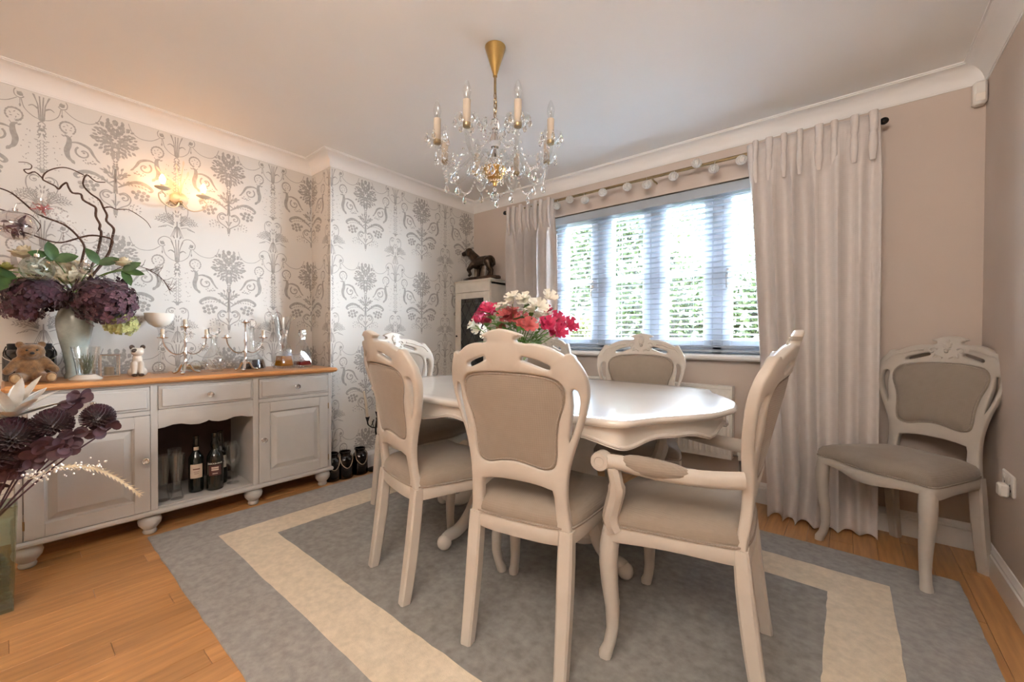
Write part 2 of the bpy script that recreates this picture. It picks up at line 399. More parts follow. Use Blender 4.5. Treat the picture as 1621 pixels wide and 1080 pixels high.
struct(MB().box(XR-T,XE+T,YF-T,YW+T,ZC,ZC+.15).build('ceiling',M['ceiling'],smooth=False),'plain white painted ceiling')
# left wall with its deeper recess and the projecting breast
wl=MB()
wl.box(XR-T,XR,YF,YB,0,ZC); wl.box(XR-T,XB,YB,YW,0,ZC)
wl=struct(wl.build('wall_left',M['paper'],smooth=False),'off-white wall papered with a silver grey damask print')
# window wall: four pieces around the opening
WX0,WX1,WZ0,WZ1=-2.02,-.22,.935,2.085
wb=MB()
wb.box(XB,WX0,YW,YW+.3,0,ZC).box(WX1,XE+T,YW,YW+.3,0,ZC).box(WX0,WX1,YW,YW+.3,0,WZ0).box(WX0,WX1,YW,YW+.3,WZ1,ZC)
struct(wb.build('wall_back',M['wall'],smooth=False),'grey taupe painted wall with the wide window')
struct(MB().box(XE,XE+T,YF,YW,0,ZC).build('wall_right',M['wall'],smooth=False),'grey taupe painted side wall by the upholstered corner chair')
wf=MB(); ox0,ox1,oz=-2.65,.25,2.2  # opening added in the unseen wall to let the fill lamp through
wf.box(XR-T,ox0,YF-T,YF,0,ZC).box(ox1,XE+T,YF-T,YF,0,ZC).box(ox0,ox1,YF-T,YF,oz,ZC)
struct(wf.build('wall_front',M['wall'],smooth=False),'grey painted wall with a wide opening added for the fill lamp')
hl=MB().box(ox0-T,ox1+T,YF-.9,YF-.8,0,ZC).box(ox0-T,ox0,YF-.8,YF-T,0,ZC).box(ox1,ox1+T,YF-.8,YF-T,0,ZC).box(ox0,ox1,YF-.8,YF-T,oz,ZC).box(ox0,ox1,YF-.8,YF-T,-.12,0)  # unseen box added behind the opening to keep sky light out
struct(hl.build('wall_sky_block',M['wall'],smooth=False),'added box behind the opening, shutting out sky light')

# coving: cove profile swept along each run with mitres
def coving(name, path, label):
    """path: wall corners in plan, room on the left of the direction of travel"""
    D=.083; prof=[]
    prof=[(0,-.094),(0.004,-.094),(.004,-.086)]
    for i in range(7):
        a=i/6*pi/2; prof.append((.006+(D-.008)*(1-cos(a)), -.086+(D-.008)*sin(a)))
    prof+=[(D-.002,-.006),(D+.006,-.006),(D+.006,0)]
    P=[Vector((x,y,0)) for x,y in path]; rings=[]
    for i,p in enumerate(P):
        d0=(P[i]-P[i-1]).normalized() if i else None; d1=(P[i+1]-P[i]).normalized() if i<len(P)-1 else None
        n0=Vector((-d0.y,d0.x,0)) if d0 else None; n1=Vector((-d1.y,d1.x,0)) if d1 else None
        if n0 is None: n=n1
        elif n1 is None: n=n0
        else: n=(n0+n1)/(1+n0.dot(n1))
        rings.append([p+n*q+Vector((0,0,ZC+z)) for q,z in prof])
    m=MB(); n=len(prof)
    vs=[v for r in rings for v in r]; fs=[(i*n+k,i*n+k+1,(i+1)*n+k+1,(i+1)*n+k) for i in range(len(rings)-1) for k in range(n-1)]
    m.add(vs,fs); return struct(m.build(name,M['coving'],angle=30),label)
coving('trim_1',[(XE,YF),(XE,YW),(XB,YW),(XB,YB),(XR,YB),(XR,YF)],'white cove cornice running round the ceiling')
# skirting boards
def skirt(name,x0,y0,x1,y1,nx,ny,label):
    h=.13; t=.018; prof=[(0,0),(t,0),(t,h-.035),(t-.005,h-.03),(t-.004,h-.018),(t-.011,h-.006),(t-.013,h),(0,h)]
    a=Vector((x0,y0,0)); b=Vector((x1,y1,0)); n=Vector((nx,ny,0)); m=MB(); k=len(prof)
    vs=[p+n*q+Vector((0,0,z)) for p in (a,b) for q,z in prof]
    fs=[(i,(i+1)%k,k+(i+1)%k,k+i) for i in range(k)]+[tuple(range(k)),tuple(range(k,2*k))]
    return struct(m.add(vs,fs).build(name,M['gloss'],angle=30),label)
skirt('baseboard_left',XB,YB,XB,YW,1,0,'white skirting below the papered breast')
skirt('baseboard_recess',XR,YF,XR,YB,1,0,'white skirting behind the sideboard')
skirt('baseboard_back',XB,YW,XE,YW,0,-1,'white skirting below the window')
skirt('baseboard_right',XE,YW,XE,YF,-1,0,'white skirting along the side wall')

# ------------------------------------------------------------------ wallpaper print
CW,CH=.555,.653
def motif():
    """one repeat, right half; u from 0 (urn column) to CW/2 (bouquet column); v=0 at the bouquet's middle"""
    q=MB(); H=CW/2; rnd=random.Random(3)
    lay=[0]
    def P(u,v): lay[0]+=1; return (u,v,lay[0]*4e-7)
    def stroke(pts,w0,w1=None,sub=4,bulge=0):
        w1=w0 if w1 is None else w1; pp=sp2(pts,sub); n=len(pp); vs=[]
        for i,(x,y) in enumerate(pp):
            a=pp[max(i-1,0)]; b=pp[min(i+1,n-1)]; dx,dy=b[0]-a[0],b[1]-a[1]; l=math.hypot(dx,dy) or 1; t=i/(n-1)
            w=(w0+(w1-w0)*t)*.5+bulge*sin(pi*t)*.5; vs+=[P(x-dy/l*w,y+dx/l*w),P(x+dy/l*w,y-dx/l*w)]
        q.add(vs,[(2*i,2*i+1,2*i+3,2*i+2) for i in range(n-1)])
    def spiral(cx,cy,r0,r1,a0,turn,w0,w1):
        n=18; stroke([(cx+(r0+(r1-r0)*i/n)*cos(a0+turn*i/n),cy+(r0+(r1-r0)*i/n)*sin(a0+turn*i/n)) for i in range(n+1)],w0,w1,1)
    def leaf(cx,cy,L,w,ang):
        c,s=cos(ang),sin(ang); pts=[(0,0),(.3,.42),(.65,.4),(1,0),(.65,-.4),(.3,-.42)]
        q.add([P(cx+c*a*L-s*b*w,cy+s*a*L+c*b*w) for a,b in pts],[(0,1,2,3,4,5)])
    def dot(cx,cy,r,n=8): q.add([P(cx+r*cos(2*pi*k/n),cy+r*sin(2*pi*k/n)) for k in range(n)],[tuple(range(n))])
    # --- urn column (u=0): fluted cup, scroll arms with tassels, swags
    stroke([(.008,.005),(.011,.05),(.014,.085),(.03,.13)],.006,.004); stroke([(.003,.005),(.004,.06),(.008,.14)],.006,.005); leaf(.012,.145,.022,.008,1.2)
    stroke([(.012,.06),(.03,.072),(.045,.062)],.009,.003); stroke([(0,.004),(.006,.004),(.009,.02)],.008,.008)
    stroke([(.016,.09),(.032,.14),(.065,.15),(.09,.125),(.088,.098),(.07,.09),(.058,.10)],.004,.004)
    dot(.072,.11,.011); leaf(.072,.11,.014,.009,1.9); leaf(.072,.11,.015,.009,.7); leaf(.072,.11,.015,.009,3.8)
    stroke([(.072,.092),(.072,.06)],.003,.002); leaf(.072,.064,.02,.009,-pi/2)
    stroke([(.068,.088),(.058,.045),(.03,.015),(0,.005)],.0035)
    stroke([(.082,.088),(.12,.058),(.17,.052),(.205,.075),(.222,.12)],.0035)
    # beaded stem
    for v,s in ((-.02,1),(-.062,1.2)):
        stroke([(0,v+.018),(.012*s,v+.004),(.007,v-.016),(.013,v-.03)],.005,.003); leaf(.004,v,.02,.009,-1.25); leaf(.008,v-.01,.012,.007,-.5)
    dot(0,-.045,.009)
    for i in range(9):
        v=-.10-.018*i; stroke([(.002,v),(.010,v-.006),(.003,v-.014)],.004,.003,2); dot(.014,v-.009,.0028,5)
        if i%2==0: leaf(.012,v-.004,.012,.005,.5)
    leaf(0.0,-.268,.03,.014,pi/2-.25); stroke([(.001,-.268),(.012,-.25),(.028,-.248)],.008,.003)
    # heart scrolls, plumes
    spiral(.028,-.305,.021,.006,2.6,-6.5,.0045,.003); dot(.028,-.305,.005)
    stroke([(.010,-.292),(.03,-.283),(.052,-.30),(.054,-.345),(.036,-.385),(.012,-.41)],.004,.005)
    for u,v,a in ((.004,-.35,1.3),(.012,-.36,1.0),(.018,-.375,.8),(.004,-.375,1.5)): leaf(u,v,.022,.007,a)
    for k in range(5):
        a=.25+.28*k; L=.088-.006*k; b=(.018,-.425)
        stroke([b,(b[0]+L*.5*cos(a+.15),b[1]+L*.5*sin(a+.15)),(b[0]+L*cos(a),b[1]+L*sin(a))],.0045,.002)
        for t in (.45,.6,.75,.9):
            for sg in (-1,1): leaf(b[0]+L*t*cos(a+.05),b[1]+L*t*sin(a+.05),.018,.005,a+sg*.7)
    stroke([(.02,-.44),(.05,-.43),(.08,-.445)],.004,.002)
    for t in range(4): leaf(.05+.01*t,-.434-.003*t,.016,.005,-.7)
    for k in range(3): stroke([(.004+.003*k,-.43-.003*k),(.008+.005*k,-.46),(.018+.007*k,-.50)],.003,.002,2)
    stroke([(0,-.40),(0,-.50)],.005,.007)
    # wreath and big S scroll
    for k in range(15):
        a=2*pi*k/15+.3
        if -2.2<(a if a<pi else a-2*pi)<-1.2: continue
        leaf(.092+.03*cos(a),.0+.034*sin(a),.017,.009,a+1.9)
    spiral(.092,0,.03,.026,-.9,5.6,.003,.003)
    for k in range(5): leaf(.092+.01*cos(k*1.3),.0+.01*sin(k*1.3),.012,.005,k*1.3+1)
    stroke([(.108,-.036),(.098,-.05),(.088,-.06)],.003,.004)
    stroke([(.080,-.04),(.096,-.052),(.096,-.085),(.088,-.12),(.094,-.155),(.110,-.172)],.006,.008,4,.016)
    leaf(.104,-.163,.026,.018,-1.0); leaf(.082,-.05,.018,.008,2.6)
    stroke([(.096,-.075),(.13,-.065),(.17,-.08),(.19,-.115),(.21,-.145)],.003,.003,4,.011); leaf(.196,-.13,.028,.011,-.75)
    spiral(.15,-.115,.033,.009,2.2,6.6,.009,.006); dot(.152,-.113,.006)
    for k in range(6): dot(.15+.009*k,-.155+.008*sin(k*2),.004,5); leaf(.155+.008*k,-.16-.004*(k%2),.012,.005,-1+k*.4)
    for k in range(7):
        a=rnd.uniform(0,6.3); dot(.045+rnd.uniform(-.02,.025),-.06-.03*k,.0028,5); leaf(.045+rnd.uniform(-.02,.02),-.07-.028*k,.012,.004,a)
    # --- bouquet column (u=H), drawn to the left of it
    c=(H,0)
    for k in range(54):
        a=pi/2+pi*(k*.618%1); r=sqrt((k+.5)/54); u=H+.092*r*cos(a); v=.004+.108*r*sin(a)
        if v<-.05: u=H-(H-u)*(1-.85*min(1,(-.05-v)/.065))
        L=.020+.010*rnd.random(); leaf(u-.3*L*cos(a),v-.3*L*sin(a),L,L*.62,a+rnd.uniform(-.7,.7))
    for u,v,r in ((0,.045,.022),(-.03,.0,.021),(-.008,-.028,.017),(-.05,.03,.013),(-.058,-.015,.013),(-.02,.08,.011)):
        for k in range(7): leaf(H+u+r*.4*cos(k*.9),v+r*.4*sin(k*.9),r*.85,r*.75,k*.9+.2)
    for v in (-.125,-.14,-.152): leaf(H-.002,v,.016,.010,pi/2+.5)
    for a,L in ((1.75,.05),(2.1,.055),(2.5,.05),(2.85,.04)):
        stroke([(H-.003,-.215),(H-.003+L*.5*cos(a+.2),-.215+L*.5*sin(a+.2)),(H+L*cos(a),-.205+L*sin(a))],.005,.003); leaf(H+L*.8*cos(a),-.205+L*.8*sin(a),.024,.012,a)
    for k in range(4): leaf(H-.01-.012*k,-.20+.006*k,.022,.011,2.2+.2*k)
    stroke([(H-.010,-.262),(H-.045,-.235),(H-.08,-.214),(H-.115,-.210),(H-.145,-.224),(H-.160,-.240),(H-.150,-.252),(H-.14,-.246)],.006,.003,4,.014)
    for k in range(6): leaf(H-.045-.016*k,-.228+.006*k-.0012*k*k,.02,.009,2.3+.1*k); leaf(H-.05-.015*k,-.232+.004*k-.001*k*k,.014,.007,-2.4)
    for u,v in ((.10,-.262),(.122,-.265),(.14,-.278),(.115,-.286),(.092,-.281),(.135,-.30),(.112,-.308),(.088,-.30),(.075,-.272)):
        dot(H-u,v,.0105); 
    stroke([(0+H,-.16),(H-.002,-.25),(H-.006,-.30)],.012,.008); stroke([(H-.006,-.23),(H-.03,-.245),(H-.035,-.225)],.008,.003)
    spiral(H-.036,-.318,.024,.007,.6,6.2,.007,.005); dot(H-.034,-.316,.005)
    stroke([(H-.012,-.30),(H-.04,-.288),(H-.064,-.315),(H-.055,-.35),(H-.025,-.372),(H-.003,-.39)],.006,.006)
    for k in range(4): leaf(H-.003,-.37+.008*k,.02,.006,pi/2+.3+.3*k); leaf(H-.002,-.385-.008*k,.018,.006,-pi/2-.5+.1*k)
    stroke([(H,-.30),(H,-.42)],.004,.003); dot(H-.035,-.385,.005); leaf(H,-.425,.014,.007,-pi/2)
    for k in range(9): leaf(H-.06-.014*(k%4),-.375+.012*(k%3),.012,.006,rnd.uniform(0,6)); dot(H-.055-.016*(k%4),-.39+.01*(k%3),.003,5)
    return q
_mo=motif()
def print_wall(origin, du, u0, u1, ucols, z0, z1, nrm):
    """ucols: u of one urn column; cells mirrored about each column"""
    m=MB(); origin=Vector(origin); du=Vector(du); n=Vector(nrm)*.0006
    k0=math.floor((u0-ucols)/CW)-1; k1=math.ceil((u1-ucols)/CW)+1
    for k in range(k0,k1+1):
        for sg in (1,-1):
            for row in range(-1,5):
                zc=2.158-CH*row; base=len(m.v); vs=[]; ok=[]
                for (u,v,w_) in _mo.v:
                    U=ucols+k*CW+sg*u; z=zc+v
                    ok.append(u0<=U<=u1 and z0<=z<=z1); vs.append(origin+du*(U-u0)+Vector((0,0,z))+n*(1+w_/.0006))
                fs=[f for f in _mo.f if all(ok[i] for i in f)]
                if not fs: continue
                used=sorted({i for f in fs for i in f}); mp={i:j for j,i in enumerate(used)}
                m.add([vs[i] for i in used],[tuple(mp[i] for i in f) for f in fs])
    me=bpy.data.meshes.new('wallpaper_print'); me.from_pydata(m.v,[],m.f); me.update()
    o=obj('wallpaper_print',me,M['print'],wl); o['kind']='stuff'; return o
print_wall((XR,-.6,0),(0,1,0),-.6,YB-.001,.124,.14,ZC-.096,(1,0,0))
print_wall((XR,YB,0),(1,0,0),0,XB-XR-.001,.272,.14,ZC-.096,(0,-1,0))
print_wall((XB,YB,0),(0,1,0),YB,YW-.001,1.522,.14,ZC-.096,(1,0,0))

# ------------------------------------------------------------------ window
win=bpy.data.objects.new('window_1',None); COL.objects.link(win); struct(win,'white four-light casement window with small top panes')
yf0,yf1=YW+.10,YW+.17
panes=[(-1.922,-1.675),(-1.484,-1.227),(-1.048,-.787),(-.612,-.36)]
fr=MB(); fr.box(WX0,WX1,yf0,yf1,WZ0,WZ0+.05,.004).box(WX0,WX1,yf0,yf1,WZ1-.05,WZ1,.004)
edges=[WX0]+[(panes[i][1]+panes[i+1][0])/2 for i in range(3)]+[WX1]
for i,e in enumerate(edges):
    a,b=(e,e+.045) if i==0 else ((e-.045,e) if i==4 else (e-.032,e+.032)); fr.box(a,b,yf0,yf1,WZ0,WZ1,.004)
fr.build('window_frame',M['upvc'],win,angle=20)
for i,(a,b) in enumerate(panes):
    s=MB(); l=edges[i]+(.045 if i==0 else .032); r=edges[i+1]-(.045 if i==3 else .032); z0,z1=WZ0+.05,WZ1-.05
    s.box(l,a,yf0-.012,yf1-.01,z0,z1,.005).box(b,r,yf0-.012,yf1-.01,z0,z1,.005).box(a,b,yf0-.012,yf1-.01,z0,1.045,.005).box(a,b,yf0-.012,yf1-.01,2.0,z1,.005)
    s.box(a,b,yf0+.012,yf1-.02,1.49,1.525,.004)
    sa=s.build('casement',M['upvc'],win,angle=20)
    for p,q in ((1.045,1.49),(1.525,2.0)): MB().box(a-.004,b+.004,yf0+.02,yf0+.026,p-.004,q+.004).build('pane',M['pane'],sa,smooth=False)
    if i in (0,3):
        hx=b+.02 if i==0 else a-.02; h=MB().box(hx-.011,hx+.011,yf0-.02,yf0-.012,1.44,1.52,.003); h.tube([(hx,yf0-.02,1.50),(hx,yf0-.045,1.50),(hx,yf0-.05,1.47),(hx,yf0-.045,1.40),(hx,yf0-.04,1.37)],[.007,.007,.008,.007,.005])
        h.build('casement_handle',M['chrome'],sa)
sb=MB().box(WX0-.06,WX1+.06,YW-.075,YW+.001,.898,.935,.012).box(WX0,WX1,YW,yf0,.905,.9355); sb.build('window_sill',M['gloss'],win,angle=20)

# venetian blind
bl=thing('venetian_blind','white wooden venetian blind with open slats across the window','blind',((WX0+WX1)/2,YW+.045,WZ0))
bw=(WX1-WX0)/2-.008; b_z1=WZ1-WZ0
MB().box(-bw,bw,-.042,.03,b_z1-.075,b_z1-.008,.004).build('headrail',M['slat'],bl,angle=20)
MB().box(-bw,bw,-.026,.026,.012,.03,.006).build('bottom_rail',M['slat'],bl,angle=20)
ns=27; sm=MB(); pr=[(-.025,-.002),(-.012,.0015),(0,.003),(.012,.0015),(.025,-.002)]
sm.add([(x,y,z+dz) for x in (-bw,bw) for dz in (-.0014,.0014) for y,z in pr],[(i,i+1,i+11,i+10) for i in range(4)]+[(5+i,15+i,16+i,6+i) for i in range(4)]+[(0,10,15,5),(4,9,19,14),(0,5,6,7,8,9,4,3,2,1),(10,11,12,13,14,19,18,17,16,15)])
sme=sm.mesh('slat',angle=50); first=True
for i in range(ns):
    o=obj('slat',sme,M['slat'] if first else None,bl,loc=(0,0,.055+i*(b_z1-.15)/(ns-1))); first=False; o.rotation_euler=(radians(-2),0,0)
for x in (-.75,-.27,.27,.75):
    c=MB()
    for y in (-.026,.026): c.tube([(x,y,.03),(x,y,b_z1-.075)],.0011,4)
    c.build('ladder_cord',M['slat'],bl)

# ------------------------------------------------------------------ garden seen through the window
gd=MB().box(-14,10,YW+.3,22,-.35,-.3).build('lawn',M['grass'],smooth=False); struct(gd,'green lawn outside the window')
def shrub(name,label,c,r,n,m,seed,leafL=.09,group=None,cone=0):
    t=thing(name,label,'shrub',(c[0],c[1],-.3),0,group); rnd=random.Random(seed); q=MB()
    lumps=[(Vector((0,0,0)),1.0)]+[(Vector((rnd.uniform(-.55,.55),rnd.uniform(-.5,.3),rnd.uniform(-.5,.75))),rnd.uniform(.35,.55)) for _ in range(9)]
    zc=c[2]+.3
    for k in range(n):
        l,s=rnd.choice(lumps); a=rnd.uniform(0,2*pi); z=rnd.uniform(-.8,1); h=sqrt(max(0,1-z*z)); d=Vector((h*cos(a),-abs(h*sin(a)) if rnd.random()<.8 else h*sin(a),z))
        sh=1-.45*cone*max(0,(l+d*s).z)
        p=Vector(((l.x+d.x*s)*r[0]*sh,(l.y+d.y*s)*r[1]*sh,max(.05,zc+(l.z+d.z*s)*r[2])))*1.0
        p+=Vector((rnd.gauss(0,.05),rnd.gauss(0,.05),rnd.gauss(0,.05)))
        dd=(d+Vector((rnd.gauss(0,.7),rnd.gauss(0,.7),rnd.gauss(0,.5)))).normalized(); L=leafL*rnd.uniform(.7,1.3)
        sd=dd.cross(Vector((rnd.gauss(0,1),rnd.gauss(0,1),rnd.gauss(0,1)))).normalized()*L*.28
        q.add([p,p+dd*L*.5+sd,p+dd*L,p+dd*L*.5-sd],[(0,1,2,3)])
    f=q.build('foliage',m,t,smooth=False); f['kind']='stuff'
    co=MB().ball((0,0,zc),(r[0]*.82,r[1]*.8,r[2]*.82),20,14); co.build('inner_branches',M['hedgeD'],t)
    MB().tube([(0,0,0),(.03,0,zc*.6),(0,.02,zc)],[.08,.06,.04],8).build('trunk',M['twig'],t)
    return t
shrub('clipped_hedge','tall clipped green hedge behind the middle of the window',(-2.6,6.6,1.25),(1.45,.9,1.9),34000,M['hedge'],1,.085,cone=.35)
shrub('laurel_bush','broad green laurel bush beyond the right-hand casement',(-.2,6.9,.95),(1.25,.8,1.6),24000,M['hedge'],2,.1)
shrub('golden_shrub','golden yellow leafy shrub beyond the left-hand casement',(-4.55,5.9,.85),(.75,.6,1.15),12000,M['hedgeY'],3,.10)
shrub('distant_tree','pale golden tree crown rising behind the hedges',(-5.6,9.6,2.1),(2.0,1.4,1.6),16000,M['hedgeY'],4,.16)
shrub('golden_shrub','low golden bush growing in front of the clipped hedge',(-2.9,5.25,.45),(.35,.28,.65),5000,M['hedgeY'],5,.08)

# ================================================================== RUG
RX0,RX1,RY0,RY1=-2.775,.385,.452,2.56; RT=.012
rug=thing('area_rug','grey wool rug with a wide cream border under the dining table','rug')
def ring(name,o,i,m,h,parent=rug,kind=None):
    q=MB(); (a,b,c,d),inn=o,i; N=40
    def edge(x0,x1,y0,y1):
        P=[]
        for k in range(N): P.append((x0+(x1-x0)*k/N,y0))
        for k in range(N): P.append((x1,y0+(y1-y0)*k/N))
        for k in range(N): P.append((x1-(x1-x0)*k/N,y1))
        for k in range(N): P.append((x0,y1-(y1-y0)*k/N))
        rr=random.Random(int(abs(x0)*1e4)); return [(x+rr.uniform(-.0025,.0025),y+rr.uniform(-.0025,.0025)) for x,y in P]
    O=edge(a,b,c,d)
    if inn: I=edge(*inn); q.rings([[(x,y,0.0005) for x,y in O],[(x,y,h-.003) for x,y in O],[(x*.9995+.0005*(a+b)/2,y,h) for x,y in O],[(x,y,h) for x,y in I],[(x,y,0.0005) for x,y in I]],cap1=False)
    else: q.rings([[(x,y,0.0005) for x,y in O],[(x,y,h) for x,y in O]])
    return q.build(name,m,parent,angle=30)
cr0=(-2.508,.152,.688,2.322); cr1=(-2.315,-.05,.895,2.115)
ring('outer_border',(RX0,RX1,RY0,RY1),cr0,M['rug_grey'],RT)
ring('cream_border',cr0,cr1,M['rug_cream'],RT+.0006)
ring('field',cr1,None,M['rug_field'],RT)
cl=MB()
for x0,x1,y0,y1 in ((-2.20,-.17,1.0,2.0),): cl.tube([(x0,y0,RT),(x1,y0,RT),(x1,y1,RT),(x0,y1,RT)],[(.006,.0012)]*4,4,closed=True,up=(0,0,1))
cl.build('carved_line',M['rug_field'],rug)

# ================================================================== DINING CHAIRS
YFt=-.215
def back_y(x,z,s=1.0):
    """local y of the middle of the back frame at (x, z)"""
    hw=.245*s; t=max(0,min(1,(z-.5)/.25)); t=t*t*(3-2*t)
    lean = .035*(z/.45) if z<.45 else .035-.135*((z-.45)/.62)**1.15
    return YFt+lean+.062*t*min(1.3,(x/hw)**2)
def make_chair(label, loc, ang, arms=False, s=1.0, group='rococo dining chairs'):
    t=thing('dining_armchair' if arms else 'dining_chair',label,'armchair' if arms else 'chair',loc,ang,group); t.scale=(1,1,.987)
    C,Fm=M['chair'],M['fabric']
    half=[(.186,.40),(.180,.46),(.172,.54),(.176,.62),(.194,.70),(.224,.79),(.243,.87),(.240,.93),(.222,.972)]
    out=sp2([(x*s,z) for x,z in half],4)+[(.216*s,.981),(.211*s,.994),(.202*s,1.001),(.191*s,1.000),(.185*s,.994)]+sp2([(.178*s,.999),(.14*s,1.020),(.10*s,1.030),(.07,1.030),(.050,1.034)],3)+[(.046,1.040)]+sp2([(.05,1.046),(.068,1.052),(.062,1.058),(.03,1.069),(0,1.074)],3)
    inner=[(0,.580),(-.05,.579),(-.09,.574),(-.126,.566),(-.131,.545),(-.134,.48),(-.138,.40)]
    outer=out+[(-x,z) for x,z in out[::-1] if abs(x)>1e-6]
    loop=outer+[(x*s,z) for x,z in inner[::-1]]+[(-x*s,z) for x,z in inner[1:]]
    oh=[(.05,.640),(.10,.628),(.135,.640),(.146,.68),(.148,.73),(.158,.79),(.178,.85),(.178,.895),(.150,.925),(.08,.938)]
    opn=sp2([(0,.647)]+[(x*s,z) for x,z in oh]+[(0,.941)]+[(-x*s,z) for x,z in oh[::-1]],3,True)
    def slot(sg):
        a=sp2([(sg*x*s,z) for x,z in [(.06,.978),(.075,.972),(.115,.956),(.138,.950),(.146,.957),(.138,.968),(.10,.982),(.066,.990)]],2,True)
        b=sp2([(sg*x*s,z) for x,z in [(.196,.885),(.206,.893),(.216,.885),(.220,.85),(.206,.79),(.182,.725),(.188,.78),(.197,.84)]],2,True)
        return [a,b]
    me=plate([loop,opn]+slot(1)+slot(-1),.030,.006,2)
    remap(me,lambda c:Vector((c.x,back_y(c.x,c.y,s)+c.z,c.y)))
    bf=obj('back_frame',me,C,t)
    # carved crest on the front face
    cv=MB(); fy=lambda x,z: back_y(x,z,s)+.016
    for k in range(-3,4):
        a=pi/2+k*.36; L=.040-.004*abs(k); p=[(.004*k+L*q*cos(a)*1.1,1.008+L*q*sin(a)*1.2) for q in (0,.5,1)]
        cv.tube([(x,fy(x,z)+.002,z) for x,z in p],[.003,.006,.004],6)
    for sg in (-1,1):
        sp=[(sg*(.055+.020*(1-i/16)*cos(2.6-i*.42)),1.000+.018*(1-i/16)*sin(2.6-i*.42)) for i in range(14)]
        cv.tube([(x,fy(x,z)+.001,z) for x,z in sp],[.0055-.0002*i for i in range(14)],6)
        p=smooth_path([(sg*.012,.965,0),(sg*.03,.975,0),(sg*.048,.968,0),(sg*.045,.985,0)],3); cv.tube([(v.x,fy(v.x,v.y)+.001,v.y) for v in p],.005,6)
        p=smooth_path([(sg*.085*s,1.005,0),(sg*.12*s,1.0,0),(sg*.155*s,.985,0),(sg*.19*s,.975,0),(sg*.215*s,.94,0)],3); cv.tube([(v.x,fy(v.x,v.y),v.y) for v in p],[.006-.0003*i for i in range(len(p))],6)
    cv.ball((0,fy(0,1.0)+.004,.998),.009,8,6)
    cv.build('crest_carving',C,bf)
    # padded back panel
    cz=.79; R=[]
    for k,(f,dy) in enumerate(((1.03,-.004),(1.0,.012),(.97,.018),(.88,.028),(.65,.038),(.3,.042))):
        R.append([(x*f,back_y(x*f,cz+(z-cz)*f,s)+dy,cz+(z-cz)*f) for x,z in opn])
    pad=MB().rings(R); RB=[[(x*f,back_y(x*f,cz+(z-cz)*f,s)+dy,cz+(z-cz)*f) for x,z in opn] for f,dy in ((1.03,-.004),(.97,-.007),(.88,-.011),(.5,-.013))]
    pad.rings(RB); bp=pad.build('back_pad',Fm,t,angle=60)
    br=MB()
    for dy,f in ((.019,.972),(-.008,.955)): br.tube([(x*f,back_y(x*f,cz+(z-cz)*f,s)+dy,cz+(z-cz)*f) for x,z in opn],[.0032]*len(opn),5,closed=True)
    br.build('braid',M['braid'],bp)
    # seat frame, cushion
    plan=sp2([(x*s,y) for x,y in [(0,-.208),(.10,-.205),(.160,-.192),(.186,-.165),(.205,-.08),(.226,.06),(.240,.155),(.238,.19),(.222,.207),(.15,.205),(.07,.222),(0,.232),(-.07,.222),(-.15,.205),(-.222,.207),(-.238,.19),(-.240,.155),(-.226,.06),(-.205,-.08),(-.186,-.165),(-.160,-.192),(-.10,-.205)]],3,True)
    def low(x,y):
        if y>.18: return .395-.012*cos(x/(.2*s)*pi)+ (.0)
        return .392+.008*cos(y*9)
    sf=MB().rings([[(x*.93,y*.93,low(x,y)+.004) for x,y in plan],[(x*.985,y*.985,low(x,y)) for x,y in plan],[(x,y,low(x,y)+.006) for x,y in plan],[(x,y,.436) for x,y in plan],[(x*.985,y*.985,.442) for x,y in plan]],cap0=False); sf.build('seat_frame',C,t,angle=45)
    cu=MB().rings([[(x*f,y*f,z) for x,y in plan] for f,z in ((.97,.440),(.995,.448),(1.0,.462),(.985,.478),(.94,.492),(.82,.506),(.55,.516),(.2,.519))]); cu=cu.build('seat_cushion',Fm,t,angle=60)
    MB().tube([(x*.999,y*.999,.447) for x,y in plan],[.0042]*len(plan),5,closed=True).build('braid',M['braid'],cu)
    for sg in (-1,1):
        # rear leg: continues the stile, kicks back to the floor
        P=[(sg*(.165+.004*(1-z/.44))*s,back_y(.165,z,s)-.0-(.02*(1-z/.42)**2 if z<.42 else 0),z) for z in (0,.06,.15,.25,.34,.40,.44)]
        MB().post(P,[(.040,.040),(.042,.042),(.045,.045),(.048,.046),(.049,.045),(.048,.042),(.046,.038)]).build('leg',C,t,angle=30)
        # cabriole front leg
        k=[(.0,.222,.198,.034,.038),(.02,.220,.196,.038,.042),(.045,.212,.187,.034,.036),(.09,.205,.180,.035,.037),(.16,.206,.181,.040,.042),(.24,.213,.188,.047,.049),(.31,.217,.191,.053,.054),(.36,.217,.190,.056,.056),(.41,.214,.185,.054,.052),(.436,.212,.182,.050,.046)]
        MB().post([(sg*x*s,y,z) for z,x,y,_,_ in k],[(a,b) for *_,a,b in k],.45).build('leg',C,t,angle=50)
        if arms:
            y0=back_y(.18,.655,s)+.01
            A=smooth_path([(sg*.190*s,y0,.645),(sg*.225*s,y0+.10,.642),(sg*.260*s,y0+.22,.650),(sg*.270*s,y0+.32,.662),(sg*.270*s,y0+.375,.660)],4)
            r=[(.017+.005*i/(len(A)-1),.026-.003*i/(len(A)-1)) for i in range(len(A))]
            am=MB().tube(A,r,10,up=(0,0,1)); e=A[-1]; i0=len(am.v); am.lathe([(.0,-.021),(.014,-.021),(.016,-.023),(.027,-.022),(.030,-.018),(.030,.018),(.027,.022),(.016,.023),(.014,.021),(0,.021)],(0,0,0),18); am.xf(Matrix.Translation((e.x,e.y+.008,e.z))@Matrix.Rotation(pi/2,4,'Y'),i0)
            am=am.build('armrest',C,t,angle=40)
            sp=smooth_path([(sg*.222*s,.165,.43),(sg*.232*s,.178,.47),(sg*.245*s,.165,.52),(sg*.258*s,.150,.57),(sg*.268*s,.150,.61),(sg*.270*s,.158,.645)],3)
